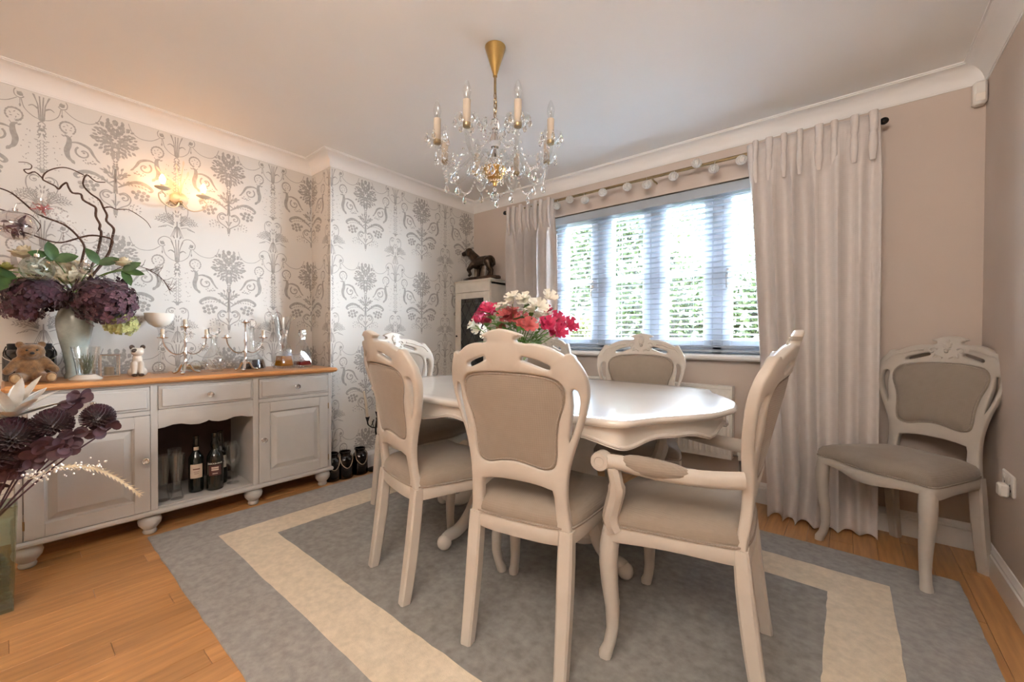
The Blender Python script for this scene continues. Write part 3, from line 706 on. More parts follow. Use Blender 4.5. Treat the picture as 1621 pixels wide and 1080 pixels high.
            MB().tube(sp,[(.030,.028)]*4+[(.027,.026)]*(len(sp)-9)+[(.021,.021)]*5,8).build('arm_support',C,t,angle=40)
            pa=A[5:13]; MB().tube([(p.x,p.y,p.z+.010) for p in pa],[(.012,.010),(.022,.022),(.026,.027),(.027,.029),(.027,.029),(.026,.027),(.022,.022),(.012,.010)],10,up=(0,0,1)).build('arm_pad',Fm,am,angle=60)
    return t
def face(dx,dy): return atan2(-dx,dy)      # rotation that turns local +y to (dx, dy)
make_chair('white rococo chair beside the sideboard end, its back to the room',(-1.435,1.236,RT+.001),face(.22,.975))
make_chair('white rococo chair drawn up to the middle of the table, padded back to the room',(-.866,1.245,RT+.001),face(-.19,.982))
make_chair('white rococo armchair with padded arms at the table end by the curtain',(-.425,1.48,RT+.001),face(-.994,-.10),True,1.08,None)
make_chair('white rococo chair at the table end by the papered wall, facing the room',(-2.03,1.63,RT+.001),face(1,.05),False,1.1)
make_chair('white rococo chair under the window next to the radiator end',(-.905,2.18,RT+.001),face(.25,-.97),False,1.04)
make_chair('white rococo chair under the window half hidden by the flowers',(-1.72,2.25,RT+.001),face(.05,-1))
make_chair('white rococo chair standing alone in the corner beside the curtain',(.205,2.675,.0),face(-.62,-.785),False,1.05)

# ================================================================== DINING TABLE
TX,TY,TZ=-1.22,1.70,.79
tb=thing('dining_table','white shaped dining table with scalloped apron on two pedestals','table',(TX,TY,RT+.001),0)
q=[(0,-.585),(.30,-.580),(.50,-.560),(.62,-.535),(.70,-.525),(.745,-.500),(.765,-.455),(.80,-.38),(.875,-.27),(.94,-.14),(.965,0)]
q=[(x*.94,y) for x,y in q]; quad=sp2(q,4); top=quad+[(x,-y) for x,y in quad[::-1][1:]]; top=top+[(-x,y) for x,y in top[::-1][1:-1]]
h=TZ-RT
R=[[(x*f-(0),y*f,h+z) for x,y in top] for f,z in ((.965,-.027),(.975,-.027),(.988,-.024),(.997,-.018),(1.0,-.012),(.998,-.006),(.991,-.0015),(.985,0),(.9,0),(.5,0),(.05,0))]
MB().rings(R,cap0=True).build('table_top',M['table'],tb,angle=50)
ap=MB(); n=len(top)
def lowz(i):
    x,y=top[i]; a=atan2(y*1.6,x); return h-.086+.012*cos(a*12)+.006*cos(a*20+1)
ap.rings([[(x*f,y*f,h-.027) for x,y in top] if z is None else [(x*f,y*f,lowz(i)+z) for i,(x,y) in enumerate(top)] for f,z in ((.93,None),(.955,None),(.957,.016),(.966,.012),(.966,.007),(.960,.004),(.960,0),(.935,0),(.93,None))],cap1=False)
ap.build('apron',M['table'],tb,angle=35)
for px in (-.34,.27):
    pc=MB().lathe([(.07,.10),(.075,.13),(.06,.15),(.045,.18),(.05,.23),(.068,.30),(.074,.36),(.062,.43),(.044,.48),(.05,.52),(.066,.55),(.07,.60),(.09,.66),(.14,.70),(.16,h-.034)],(px,0,0),20)
    pc=pc.build('pedestal',M['table'],tb)
    for a in ((-pi/2+.15,pi/2+.3,pi) if px<0 else (-.15,pi/2-.2)):
        d=Vector((cos(a),sin(a),0)); k=.62 if px>0 and abs(a)<.5 else 1.0; O=Vector((px,0,0)); pth=smooth_path([O+d*r*k+Vector((0,0,z)) for r,z in ((.03,.27),(.07,.215),(.13,.13),(.20,.075),(.27,.052),(.33,.055),(.365,.05))],3); n=len(pth)
        f=MB().tube(pth,[(.036-.010*i/(n-1),.046-.018*i/(n-1)) for i in range(n)],8,up=(0,0,1)); e=O+d*.368*k+Vector((0,0,.036))
        f.ball(e,(.036,.036,.036),10,8); f.build('foot',M['table'],pc,angle=50)
MB().tube([(-.34,0,.22),(-.03,0,.20),(.27,0,.22)],[(.02,.028)]*3,8,up=(0,0,1)).build('stretcher',M['table'],tb)

# ================================================================== SIDEBOARD
SX0,SX1,SY0,SY1,STZ=XR+.012,-2.82,.02,1.447,.825
sd=thing('sideboard','pale grey painted sideboard with pine top, drawers and an open bottle bay','sideboard',(0,0,0))
ca=MB(); G=M['side']; b0=.128; ya,yb2=.50,.958     # bay between ya and yb2
ca.box(SX0,SX1-.02,SY0,SY0+.02,b0,.795).box(SX0,SX1-.02,SY1-.02,SY1,b0,.795)
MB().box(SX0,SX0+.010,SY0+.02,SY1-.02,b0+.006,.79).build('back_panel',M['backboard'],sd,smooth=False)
ca.box(SX0,SX1-.02,SY0,SY1,b0-.012,b0+.006).box(SX0,SX1-.02,SY0,SY1,.632,.645).box(SX0,SX1-.02,ya-.014,ya,b0,.64).box(SX0,SX1-.02,yb2,yb2+.014,b0,.64)
ca.build('carcass',M['side_in'],sd,smooth=False)
ff=MB()
for a,b in ((SY0,SY0+.022),(ya-.026,ya+.004),(yb2-.004,yb2+.026),(SY1-.022,SY1)): ff.box(SX1-.02,SX1,a,b,b0,.795,.0015)
for a,b in ((SY0+.022,ya-.026),(ya+.004,yb2-.004),(yb2+.026,SY1-.022)):
    ff.box(SX1-.02,SX1,a,b,.779,.795,.0015).box(SX1-.02,SX1,a,b,.632,.654,.0015)
ff.build('face_frame',G,sd,angle=20)
MB().box(SX0,SX1+.018,SY0-.012,SY1+.012,.102,b0,.008).build('plinth_moulding',G,sd,angle=20)
tp=[]; 
tpm=MB().box(XR+.002,SX1+.035,SY0-.035,SY1+.035,STZ-.028,STZ,.011); tpm=tpm.build('pine_top',M['pine'],sd,angle=20)
MB().box(SX0,SX1+.012,SY0-.01,SY1+.012,STZ-.036,STZ-.028,.003).build('top_moulding',G,sd,angle=20)
def knob(parent,y,z,x):
    k=MB(); i0=0; k.lathe([(.006,0),(.006,.010),(.013,.016),(.0165,.024),(.015,.032),(.008,.037),(0,.038)],(0,0,0),8); k.xf(Matrix.Rotation(pi/2,4,'Y')); k.xf(Matrix.Translation((x,y,z))); k.build('knob',M['crystal'],parent,angle=15)
    MB().lathe([(.011,0),(.011,.004),(.006,.008)],(0,0,0),10).xf(Matrix.Rotation(pi/2,4,'Y')).xf(Matrix.Translation((x,y,z))).build('knob_plate',M['chrome'],parent)
for a,b in ((SY0+.024,ya-.028),(ya+.006,yb2-.006),(yb2+.028,SY1-.024)):
    d=MB().box(SX1-.018,SX1+.004,a,b,.656,.777,.003).box(SX1+.004,SX1+.012,a+.012,b-.012,.668,.765,.007); d=d.build('drawer',G,sd,angle=20); knob(d,(a+b)/2,.716,SX1+.012)
for a,b,ky in ((SY0+.024,ya-.028,ya-.05),(yb2+.028,SY1-.024,yb2+.05)):
    z0,z1=b0+.002,.630; st=.062; q=MB(); x0,x1=SX1-.018,SX1+.006
    q.box(x0,x1,a,a+st,z0,z1,.002).box(x0,x1,b-st,b,z0,z1,.002).box(x0,x1,a+st,b-st,z0,z0+st,.002).box(x0,x1,a+st,b-st,z1-st,z1,.002)
    q=q.build('door',G,sd,angle=20)
    p=MB(); A,B,Z0,Z1=a+st-.002,b-st+.002,z0+st-.002,z1-st+.002
    def rc(i,x): return [(x,A+i,Z0+i),(x,B-i,Z0+i),(x,B-i,Z1-i),(x,A+i,Z1-i)]
    p.rings([rc(0,x1-.003),rc(.006,x1-.012),rc(.012,x1-.014),rc(.040,x1-.001),rc(.041,x1)]); p.build('raised_panel',G,q,angle=15)
    knob(q,ky,.40,SX1+.006)
    for hz in (.2,.56): MB().tube([(x1-.002,(b if ky<b-.2 else a),hz-.02),(x1-.002,(b if ky<b-.2 else a),hz+.02)],.004,6).build('hinge',M['oldbrass'],q)
# shaped valance of the bay
va=[(ya+.004,.634),(yb2-.004,.634),(yb2-.004,.566)]; w=(yb2-ya-.008)
for t,z in [(0,.566),(.06,.568),(.14,.578),(.22,.578),(.31,.566),(.40,.563),(.47,.571),(.5,.578)]: va.append((yb2-.004-w*t,z-.012))
va+=[(ya+.004+(yb2-.004-y),z) for y,z in va[2:][::-1][1:]]
me=plate([va],.018,.002); remap(me,lambda c:Vector((SX1-.009+c.z,c.x,c.y))); obj('valance',me,G,sd)
for y in (.055,.475,.965,1.40):
    for x in (SX1-.035,SX0+.05):
        MB().lathe([(.022,0),(.027,.004),(.030,.014),(.026,.026),(.034,.036),(.046,.052),(.050,.070),(.046,.086),(.036,.096),(.036,.104)],(x,y,0),20).build('bun_foot',G,sd)

# ================================================================== CURTAINS, POLE, GARLAND
pole=thing('curtain_pole','slim antique brass curtain pole above the window','curtain pole',(-1.15,YW-.115,2.185))
MB().tube([(-1.30,0,0),(1.29,0,0)],.0105,10).build('rod',M['oldbrass'],pole)
for x in (-1.30,1.29): MB().ball((x,0,0),(.02,.018,.018),12,8).build('finial',M['iron'],pole)
for x in (-1.24,0.06,1.24): MB().tube([(x,0,0),(x,.05,-.012),(x,.113,-.012)],.006,6).build('bracket',M['oldbrass'],pole)
def curtain(label,xt0,xt1,xb0,xb1,y0,zt,folds,pleats,seed,pool,lead=0):
    t=thing('curtain',label,'curtain',((xt0+xt1)/2,y0,0)); rnd=random.Random(seed); cx=(xt0+xt1)/2
    NU,NV=folds*10,46; ph=[rnd.uniform(-.5,.5) for _ in range(folds+2)]; am=[rnd.uniform(.35,1.45) for _ in range(folds+2)]
    ja=[rnd.uniform(-1,1) for _ in range(folds+2)]
    q=MB(); vs=[]; fs=[]
    def lerp(arr,u):
        k=u*folds; i=int(k); f=k-i; f=f*f*(3-2*f); return arr[i]*(1-f)+arr[min(i+1,folds+1)]*f
    for j in range(NV+1):
        v=j/NV; z=zt*(1-v)**1.0
        if j==NV: z=.003
        d=zt-z                                    # distance below the top
        head=1 if d<.09 else max(0,1-(d-.09)/.22)
        for i in range(NU+1):
            u=i/NU; x=(xt0+(xb0-xt0)*v**1.3)*(1-u)+(xt1+(xb1-xt1)*v**1.3)*u
            p=2*pi*(u*folds)+lerp(ph,u)*(1-head)*1.6*v+.6*sin(3*v+lerp(ph,u)*6)*v
            A=(.010+.052*(1-head)*(.8+.35*v))*lerp(am,u)
            y=y0-A*sin(p)-.020*(1-head)*sin(2*pi*2.3*u+seed+.8*v); x+=.012*(1-head)*cos(p)*lerp(am,u)+lerp(ja,u)*.014*v
            z2=z
            if pool and z<.30:
                f=(1-z/.30)**2; g=.5+.5*sin(u*9+seed); y-=pool*f*(.35+.65*g*(1-u)); x-=.05*f*(1-u)*g
                if z<.07: z2=.012+.030*(z/.07)*(1-.5*u)+.010*sin(u*19+seed)*(z/.07)
            z2=max(z2,.010)
            vs.append((x-cx,y-y0,z2))
    for j in range(NV):
        for i in range(NU): a=j*(NU+1)+i; fs.append((a,a+1,a+NU+2,a+NU+1))
    o=q.add(vs,fs).build('drape',M['curtain'],t,angle=80); s=o.modifiers.new('thickness','SOLIDIFY'); s.thickness=.004; s.offset=0
    for k in range(pleats):
        u=(k+.5)/pleats+rnd.uniform(-.02,.02); x=xt0+(xt1-xt0)*u-cx; q=MB(); w=rnd.uniform(.013,.019)
        q.tube([(x,-.022,zt+.004),(x+.002,-.026,zt-.04),(x,-.026,zt-.085),(x,-.024,zt-.100),(x,-.028,zt-.118),(x,-.022,zt-.17),(x,-.008,zt-.24)],[(w*1.15,.020),(w*1.1,.020),(w,.018),(w*.8,.013),(w,.016),(w*1.1,.014),(w*.7,.004)],10,up=(0,1,0))
        q.build('pinch_pleat',M['curtain'],t,angle=60)
    return t
curtain('full-length blush linen curtain to the right of the window, pooling on the floor',-.485,.125,-.37,.120,YW-.145,2.225,6,8,4,.12)
curtain('blush linen curtain hanging beside the glazed corner cabinet',-2.42,-1.905,-2.33,-1.86,YW-.13,2.205,7,7,9,0)
for k,(x,dz) in enumerate(((-1.867,2.13),(-1.746,2.157),(-1.608,2.124),(-1.456,2.151),(-1.259,2.149),(-1.113,2.132),(-.928,2.146),(-.778,2.196),(-.674,2.133),(-.516,2.148))):
    t=thing('rattan_ball','white rattan ball strung along the curtain pole','garland ball',(x,YW-.142,dz),k*.7,'rattan balls on the curtain pole')
    q=MB(); r=.030
    for j in range(7):
        a=j*pi/7; q.tube([(r*cos(b)*cos(a),r*cos(b)*sin(a),r*.86*sin(b)) for b in [2*pi*i/16 for i in range(16)]],.0036,5,closed=True)
    q.build('woven_ball',M['rattan'],t); MB().ball((0,0,0),.024,10,8).build('core',M['plastic'],t)
    MB().tube([(0,0,.02),(0,.01,2.18-dz if dz<2.18 else -.01)],.0012,4).build('string',M['plastic'],t)

# ================================================================== RADIATOR
rx0,rx1,rz0,rz1=-1.72,-.565,.265,.735
rd=thing('radiator','cream panel radiator below the window sill','radiator',((rx0+rx1)/2,YW-.06,0)); w=(rx1-rx0)/2
q=MB(); n=33; vs=[]; fs=[]; cols=[]
for i in range(n*6+1):
    u=i/(n*6); ph=(u*n)%1; b=.008 if .2<ph<.8 else 0; b+=.0; cols.append((-w+2*w*u,-.045-b))
prz=[(rz0,-.0),(rz0+.03,0),(rz0+.045,1),(rz1-.075,1),(rz1-.06,0),(rz1-.02,0)]
for z,k in prz:
    for x,y in cols: vs.append((x,-.045+(y+.045)*k,z))
m=len(cols)
for j in range(len(prz)-1):
    for i in range(m-1): fs.append((j*m+i,j*m+i+1,(j+1)*m+i+1,(j+1)*m+i))
q.add(vs,fs).box(-w,w,-.044,-.03,rz0,rz1-.02).build('front_panel',M['radiator'],rd,angle=30)
MB().box(-w,w,.005,.02,rz0,rz1-.02).build('rear_panel',M['radiator'],rd,smooth=False)
for sg in (-1,1): MB().box(sg*w-.004,sg*w+.004,-.048,.022,rz0,rz1,.002).build('end_cover',M['radiator'],rd)
g=MB().box(-w,w,-.048,-.036,rz1-.022,rz1,.003).box(-w,w,.012,.022,rz1-.022,rz1,.003)
for i in range(44): x=-w+.015+i*(2*w-.03)/43; g.box(x-.008,x+.008,-.036,.012,rz1-.006,rz1-.002)
g.build('top_grille',M['radiator'],rd,angle=20)
v=MB().lathe([(.012,0),(.012,.03),(.016,.032),(.016,.06),(.019,.062),(.019,.10),(.013,.106),(0,.106)],(w+.045,-.012,.265),14).build('valve',M['plastic'],rd)
MB().tube([(w,-.012,.29),(w+.045,-.012,.29),(w+.045,-.012,.15),(w+.045,-.012,.0)],.008,8).build('pipe',M['chrome'],rd)

# ================================================================== CORNER CABINET, DOG, FRAME
cb=thing('display_cabinet','narrow cream display cabinet with a leaded glass door in the corner','cabinet',(-2.705,2.865,0)); K=M['cabinet']
cw,cd,chh=.225,.135,1.575
q=MB().box(-cw,-cw+.018,-cd+.02,cd,.06,chh-.03).box(cw-.018,cw,-cd+.02,cd,.06,chh-.03).box(-cw,cw,-cd+.02,cd,.06,.08).box(-cw,cw,-cd+.02,cd,chh-.05,chh-.03); q.build('carcass',K,cb,smooth=False)
MB().box(-cw+.018,cw-.018,cd-.012,cd,.08,chh-.05).build('back_panel',M['cabin'],cb,smooth=False)
MB().box(-cw-.012,cw+.012,-cd-.004,cd,chh-.018,chh,.006).box(-cw-.004,cw+.004,-cd+.004,cd,chh-.03,chh-.018,.003).build('cornice',K,cb,angle=20)
MB().box(-cw,cw,-cd+.002,-cd+.02,chh-.115,chh-.03,.002).build('frieze',K,cb,angle=20)
MB().box(-cw-.008,cw+.008,-cd-.002,cd,0,.07,.005).build('plinth',K,cb,angle=20)
for z in (.45,.86,1.15,1.36): MB().box(-cw+.02,cw-.02,-cd+.05,cd-.014,z-.008,z+.008,.002).build('shelf',K,cb,angle=20)
d=MB(); x0,x1,z0,z1=-cw+.002,cw-.002,.60,chh-.118
d.box(x0,x0+.075,-cd,-cd+.02,z0,z1,.003).box(x1-.075,x1,-cd,-cd+.02,z0,z1,.003).box(x0+.075,x1-.075,-cd,-cd+.02,z0,z0+.07,.003).box(x0+.075,x1-.075,-cd,-cd+.02,z1-.055,z1,.003); d=d.build('glazed_door',K,cb,angle=20)
gx0,gx1,gz0,gz1=x0+.075,x1-.075,z0+.07,z1-.055
MB().box(gx0,gx1,-cd+.009,-cd+.012,gz0,gz1).build('pane',M['leadpane'],d,smooth=False)
ld=MB()
for k in range(-12,14):
    for sg in (1,-1):
        pts=[]; c=gz0+k*.155
        for i in range(41):
            x=gx0+(gx1-gx0)*i/40; z=c+sg*(x-gx0)*1.65+(.0 if sg>0 else (gx1-gx0)*1.65)
            if gz0<=z<=gz1: pts.append((x,-cd+.008,z))
        if len(pts)>1: ld.tube([pts[0],pts[-1]],[(.0028,.0016)]*2,4,up=(0,1,0))
ld.build('lead_came',M['lead'],d)
MB().ball((x0+.03,-cd-.008,1.05),.009,8,6).build('door_knob',M['iron'],d)
MB().box(x0,x1,-cd,-cd+.02,.075,.585,.003).box(x0+.07,x1-.07,-cd-.004,-cd,.15,.51,.004).build('lower_door',K,cb,angle=20)

dg=thing('dog_statue','dark bronze statue of a striding dog on the corner cabinet','statue',(-2.64,2.80,chh)); q=MB()
def cap(q,a,b,ra,rb,n=5,seg=10):
    a,b=Vector(a),Vector(b); q.tube([a+(b-a)*i/n for i in range(n+1)],[ra+(rb-ra)*i/n for i in range(n+1)],seg); q.ball(a,ra,10,8); q.ball(b,rb,10,8)
# faces -x
q.ball((-.070,0,.165),(.060,.048,.060),14,10); cap(q,(-.06,0,.172),(.05,0,.178),.050,.043); cap(q,(.05,0,.178),(.098,0,.172),.043,.047)
cap(q,(-.070,0,.190),(-.140,0,.256),.050,.039); q.ball((-.168,0,.282),(.042,.036,.036),14,10); cap(q,(-.195,0,.274),(-.240,0,.268),.028,.023); q.ball((-.258,0,.276),.012,8,6)
for sg in (-1,1): q.ball((-.150,sg*.038,.262),(.020,.010,.036),8,6)
cap(q,(-.09,-.030,.15),(-.145,-.032,.105),.030,.020); cap(q,(-.145,-.032,.105),(-.118,-.032,.060),.018,.014); cap(q,(-.118,-.032,.060),(-.136,-.032,.050),.014,.013)
cap(q,(-.065,.030,.14),(-.070,.030,.085),.030,.019); cap(q,(-.070,.030,.085),(-.080,.030,.035),.018,.015); q.ball((-.090,.030,.033),(.024,.016,.012),8,6)
cap(q,(.098,-.028,.160),(.122,-.032,.105),.044,.027); cap(q,(.122,-.032,.105),(.152,-.032,.075),.022,.016); cap(q,(.152,-.032,.075),(.148,-.032,.035),.015,.014); q.ball((.135,-.032,.033),(.024,.016,.012),8,6)
cap(q,(.085,.028,.155),(.060,.030,.105),.043,.026); cap(q,(.060,.030,.105),(.070,.030,.075),.021,.016); cap(q,(.070,.030,.075),(.050,.030,.036),.015,.014); q.ball((.037,.030,.033),(.024,.016,.012),8,6)
tl=smooth_path([(.118,0,.195),(.145,0,.182),(.156,.004,.15),(.156,.006,.12)],3); q.tube(tl,[.010-.0006*i for i in range(len(tl))],8)
obj('dog_body',blob(q,'dog_body',.0042,3),M['bronze'],dg)
bq=MB(); rn=random.Random(5); P=[(cos(a)*.215*(1+rn.uniform(-.05,.05)),sin(a)*.075*(1+rn.uniform(-.1,.1))) for a in [2*pi*i/28 for i in range(28)]]
bq.rings([[(x,y,0) for x,y in P],[(x,y,.016) for x,y in P],[(x*.96,y*.93,.024) for x,y in P]]).build('rocky_base',M['bronze'],dg)
pf=thing('photo_frame','small framed photograph leaning behind the dog statue','photo frame',(-2.80,2.935,chh),radians(10))
q=MB().box(-.075,-.062,-.006,.006,0,.215,.002).box(.062,.075,-.006,.006,0,.215,.002).box(-.062,.062,-.006,.006,0,.013,.002).box(-.062,.062,-.006,.006,.202,.215,.002); q.build('frame',M['plastic'],pf,angle=20)
MB().box(-.062,.062,-.001,.004,.013,.202).build('photograph',M['photo'],pf,smooth=False)
gj=thing('glass_jar','round glass jar standing behind the dog statue','jar',(-2.66,2.93,chh)); MB().lathe([(.0,0),(.045,0),(.06,.03),(.055,.08),(.035,.11),(.04,.13)],(0,0,0),18,capt=False).build('jar_body',M['glass'],gj); MB().lathe([(.0,.004),(.04,.004),(.054,.03),(.0,.032)],(0,0,0),14).build('dried_petals',M['cream_petal'],gj)

# ================================================================== SMALL FIXTURES
ms=thing('motion_sensor','small white alarm sensor under the coving in the corner','sensor',(.487,YW-.035,2.235))
MB().box(-.024,.024,-.028,.028,-.055,.055,.01).build('housing',M['plastic'],ms); MB().box(-.017,.017,-.031,-.026,-.045,-.005,.003).build('lens',M['milk'],ms)
so=thing('wall_socket','white double socket on the side wall behind the corner chair','socket',(XE,2.53,.47))
MB().box(-.010,-.0005,-.073,.073,-.043,.043,.004).build('faceplate',M['plastic'],so,angle=30)
for y in (-.035,.035):
    MB().box(-.014,-.009,y-.006,y+.006,.012,.03,.002).build('switch',M['plastic'],so); q=MB()
    for a,b in ((0,-.002),(-.011,-.02),(.011,-.02)): q.box(-.0106,-.0095,y+a-.0035,y+a+.0035,b-.005,b+.004)
    q.build('pin_slot',M['black'],so,smooth=False)
pl=thing('plug','white plug pushed into the wall socket','plug',(XE-.0145,2.495,.45)); MB().box(-.028,0,-.024,.024,-.026,.024,.006).build('plug_body',M['plastic'],pl)

# ================================================================== WALL SCONCE
sc=thing('wall_sconce','cream twin-arm wall light with two lit candle bulbs','wall light',(XR,.69,1.90)); CM=M['cream_metal']
MB().lathe([(.046,0),(.044,.008),(.034,.016),(.022,.024),(.010,.030),(0,.031)],(0,0,0),24).xf(Matrix.Rotation(pi/2,4,'Y')).build('backplate',CM,sc)
for sg in (-1,1):
    P=smooth_path([(.03,0,-.005),(.05,sg*.02,-.055),(.075,sg*.06,-.075),(.10,sg*.105,-.055),(.108,sg*.118,-.020),(.105,sg*.100,-.004),(.103,sg*.085,-.016),(.103,sg*.088,-.028)],4)
    a=MB().tube(P,.0045,7).tube([(.107,sg*.112,-.015),(.106,sg*.103,.0),(.105,sg*.1,.012)],.005,7).build('scroll_arm',CM,sc)
    MB().lathe([(.005,.008),(.020,.012),(.036,.020),(.038,.023),(.020,.016),(.004,.014)],(.105,sg*.1,0),20).build('drip_pan',M['cream_metal'],a)
    MB().lathe([(.011,.016),(.011,.042),(.009,.043)],(.105,sg*.1,0),12).build('candle_sleeve',M['wax'],a)
    MB().lathe([(.007,.043),(.010,.050),(.0155,.064),(.0155,.074),(.010,.090),(.004,.100),(0,.102)],(.105,sg*.1,0),12).build('bulb',M['bulb'],a)
for y1,z1,y2,z2 in ((-.02,.08,-.10,.13),(.0,.10,.012,.20),(.01,.08,.032,.14),(-.008,.10,-.02,.17)):
    p=smooth_path([(.02,0,.02),(.04,y1,z1),(.045,y2,z2)],5); b=MB().tube(p,[.0035-.0001*i for i in range(len(p))],6); b.petal(p[-1],(.0,y2,z2*1.2),(1,0,0),.035,.012); b.build('leaf_spray',CM,sc)
MB().tube([(.02,0,-.02),(.035,-.03,-.04),(.05,-.055,-.032)],.006,6).ball((.034,0,-.028),.014,8,6).build('boss',M['oldbrass'],sc)

# ================================================================== CHANDELIER
chn=thing('chandelier','brass and crystal chandelier with eight candle bulbs above the table','chandelier',(-1.278,1.44,ZC)); CR=M['crystal']
MB().lathe([(.048,0),(.048,-.004),(.010,-.125),(.010,-.135),(0,-.136)],(0,0,0),28).build('canopy',M['brass'],chn)
MB().tube([(0,0,-.13),(0,0,-.21)],.006,8).build('rod',M['oldbrass'],chn)
c=MB()
for k in range(5):
    z=-.225-.022*k; pts=[(cos(a)*.007*(k%2),cos(a)*.007*(1-k%2),z+.013*sin(a)) for a in [2*pi*i/12 for i in range(12)]]; c.tube(pts,.0022,5,closed=True)
c.tube([(0.004,0,-.20),(.006,.004,-.27),(.002,0,-.33)],.0028,6)
c.build('chain',M['oldbrass'],chn)
MB().lathe([(.010,-.40),(.035,-.385),(.058,-.365),(.066,-.345),(.062,-.343)],(0,0,0),22,capt=False).build('top_bowl',M['glass'],chn)
MB().lathe([(0,-.33),(.016,-.335),(.022,-.36),(.012,-.385),(.02,-.41),(.028,-.44),(.014,-.47),(.024,-.495),(.036,-.52),(.030,-.55),(.016,-.565)],(0,0,0),14).build('glass_column',CR,chn,angle=20)
MB().lathe([(0.02,-.555),(.062,-.558),(.066,-.566),(.058,-.585),(.038,-.61),(.012,-.628),(.010,-.64),(0,-.642)],(0,0,0),22).xf(Matrix.Diagonal((.82,.82,1,1))).build('brass_bowl',M['brass'],chn)
bq_=MB()
for rr,zz in ((.062,-.565),(.056,-.585),(.044,-.603),(.028,-.62)):
    for k in range(16): a=2*pi*k/16; bq_.ball((rr*cos(a),rr*sin(a),zz),.0062,6,4)
o=bq_.build('bowl_beads',CR,chn,angle=15); o['kind']='stuff'
MB().lathe([(.02,-.566),(.074,-.560),(.080,-.556)],(0,0,0),22,capt=False).build('glass_dish',M['glass'],chn)
dq=MB(); dq.ball((0,0,-.006),.0045,6,4); dq.lathe([(0,-.044),(.006,-.040),(.0095,-.032),(.007,-.02),(.002,-.011),(0,-.010)],(0,0,0),6)
dme=dq.mesh('crystal_drop',angle=15); dme.materials.append(CR)
def drop(parent,x,y,z,s=1.0):
    o=obj('crystal_drop',dme,None,parent,loc=(x,y,z)); o.scale=(s,s,s)
q=MB(); q.ball((0,0,-.655),.009,8,6); q.ball((0,0,-.69),.024,8,6); q.build('bottom_ball',CR,chn,angle=15)
tb_=[o for o in chn.children if o.name.startswith('top_bowl')][0]
for k in range(8): a=2*pi*k/8; drop(tb_,.064*cos(a),.064*sin(a),-.345,1.1)
RA=.27; chain_pts=[]
for k in range(8):
    a=2*pi*(k+.5)/8+YAW; ca,sa=cos(a),sin(a); L=lambda r,z:(r*ca,r*sa,z)
    ar=MB().tube(smooth_path([L(.03,-.545),L(.07,-.515),L(.115,-.525),L(.155,-.575),L(.20,-.595),L(.25,-.565),L(RA,-.52),L(RA,-.49)],3),[.008]*22,8).build('glass_arm',M['glass'],chn)
    x,y=RA*ca,RA*sa
    MB().lathe([(.008,-.492),(.026,-.488),(.044,-.472),(.050,-.452),(.047,-.450)],(x,y,0),18,capt=False).build('drip_pan',M['glass'],ar)
    MB().lathe([(.014,-.494),(.0168,-.49),(.0168,-.478),(.012,-.477)],(x,y,0),12).build('socket_cup',M['oldbrass'],ar)
    MB().lathe([(.0155,-.482),(.0155,-.385),(.012,-.384)],(x,y,0),14).build('candle_tube',M['candle_sleeve'],ar)
    MB().lathe([(.008,-.385),(.013,-.372),(.0175,-.352),(.016,-.336),(.008,-.312),(.002,-.302),(0,-.301)],(x,y,0),14).build('bulb',M['glass'],ar)
    MB().tube([(x-.003,y,-.383),(x-.002,y,-.35),(x+.002,y,-.35),(x+.003,y,-.383)],.0006,4).build('filament',M['oldbrass'],ar)
    for j in range(6): b=2*pi*j/6+a; drop(ar,x+.048*cos(b),y+.048*sin(b),-.453,1.0)
    drop(ar,.2*ca,.2*sa,-.605,1.25)
    # bead swags: to the centre bowl and to the next arm
    b2=2*pi*(k+1.5)/8+YAW; q=MB(); A=Vector((x,y,-.485)); B=Vector((RA*cos(b2),RA*sin(b2),-.485)); n=17
    for j in range(n+1):
        t=j/n; p=A.lerp(B,t); p.z-=.135*4*t*(1-t); p.x*=1-.10*4*t*(1-t); p.y*=1-.10*4*t*(1-t); q.ball(p,.0052,6,4)
    A=Vector((x,y,-.485)); B=Vector((.055*ca,.055*sa,-.42)); 
    for j in range(n-2):
        t=j/(n-3); p=A.lerp(B,t); p.z-=.075*4*t*(1-t); q.ball(p,.0048,6,4)
    mid=(Vector((x,y,-.485))+Vector((RA*cos(b2),RA*sin(b2),-.485)))*.5; drop(ar,mid.x*.9,mid.y*.9,-.622,1.2); drop(ar,.08*ca,.08*sa,-.56,1.2); o=q.build('bead_swag',CR,ar,angle=15); o['kind']='stuff'

# ================================================================== THINGS ON THE SIDEBOARD
Z0=STZ+.0005
def lathe_thing(name,label,cat,loc,part,prof,m,seg=20,group=None,capt=False,**kw):
    t=thing(name,label,cat,loc,0,group); MB().lathe(prof,(0,0,0),seg,capt=capt,**kw).build(part,m,t,angle=40); return t
# smoked jar and plush bear
t=lathe_thing('storage_jar','dark smoked glass jar with a silver collar behind the plush bear','jar',(-3.13,.075,Z0),'jar_body',[(0,0),(.082,0),(.088,.008),(.088,.13),(.080,.148),(.070,.155)],M['smoke'])
MB().lathe([(0,.004),(.08,.004),(.084,.01),(.084,.128),(.06,.145),(0,.146)],(0,0,0),22).build('dark_lining',M['bottle'],t)
MB().lathe([(.072,.150),(.074,.152),(.074,.178),(.070,.180),(.068,.178),(.068,.152)],(0,0,0),22).build('collar',M['iron'],t)
MB().tube(smooth_path([(.0,-.076,.165),(.05,-.085,.12),(.082,-.05,.095),(.09,0,.09),(.082,.05,.095),(.05,.085,.12),(0,.076,.165)],3),.003,6).build('handle',M['silver'],t)
t=thing('plush_bear','small brown plush bear sitting with its arms out on the sideboard','toy',(-2.955,.073,Z0),face(1,.05)); q=MB()
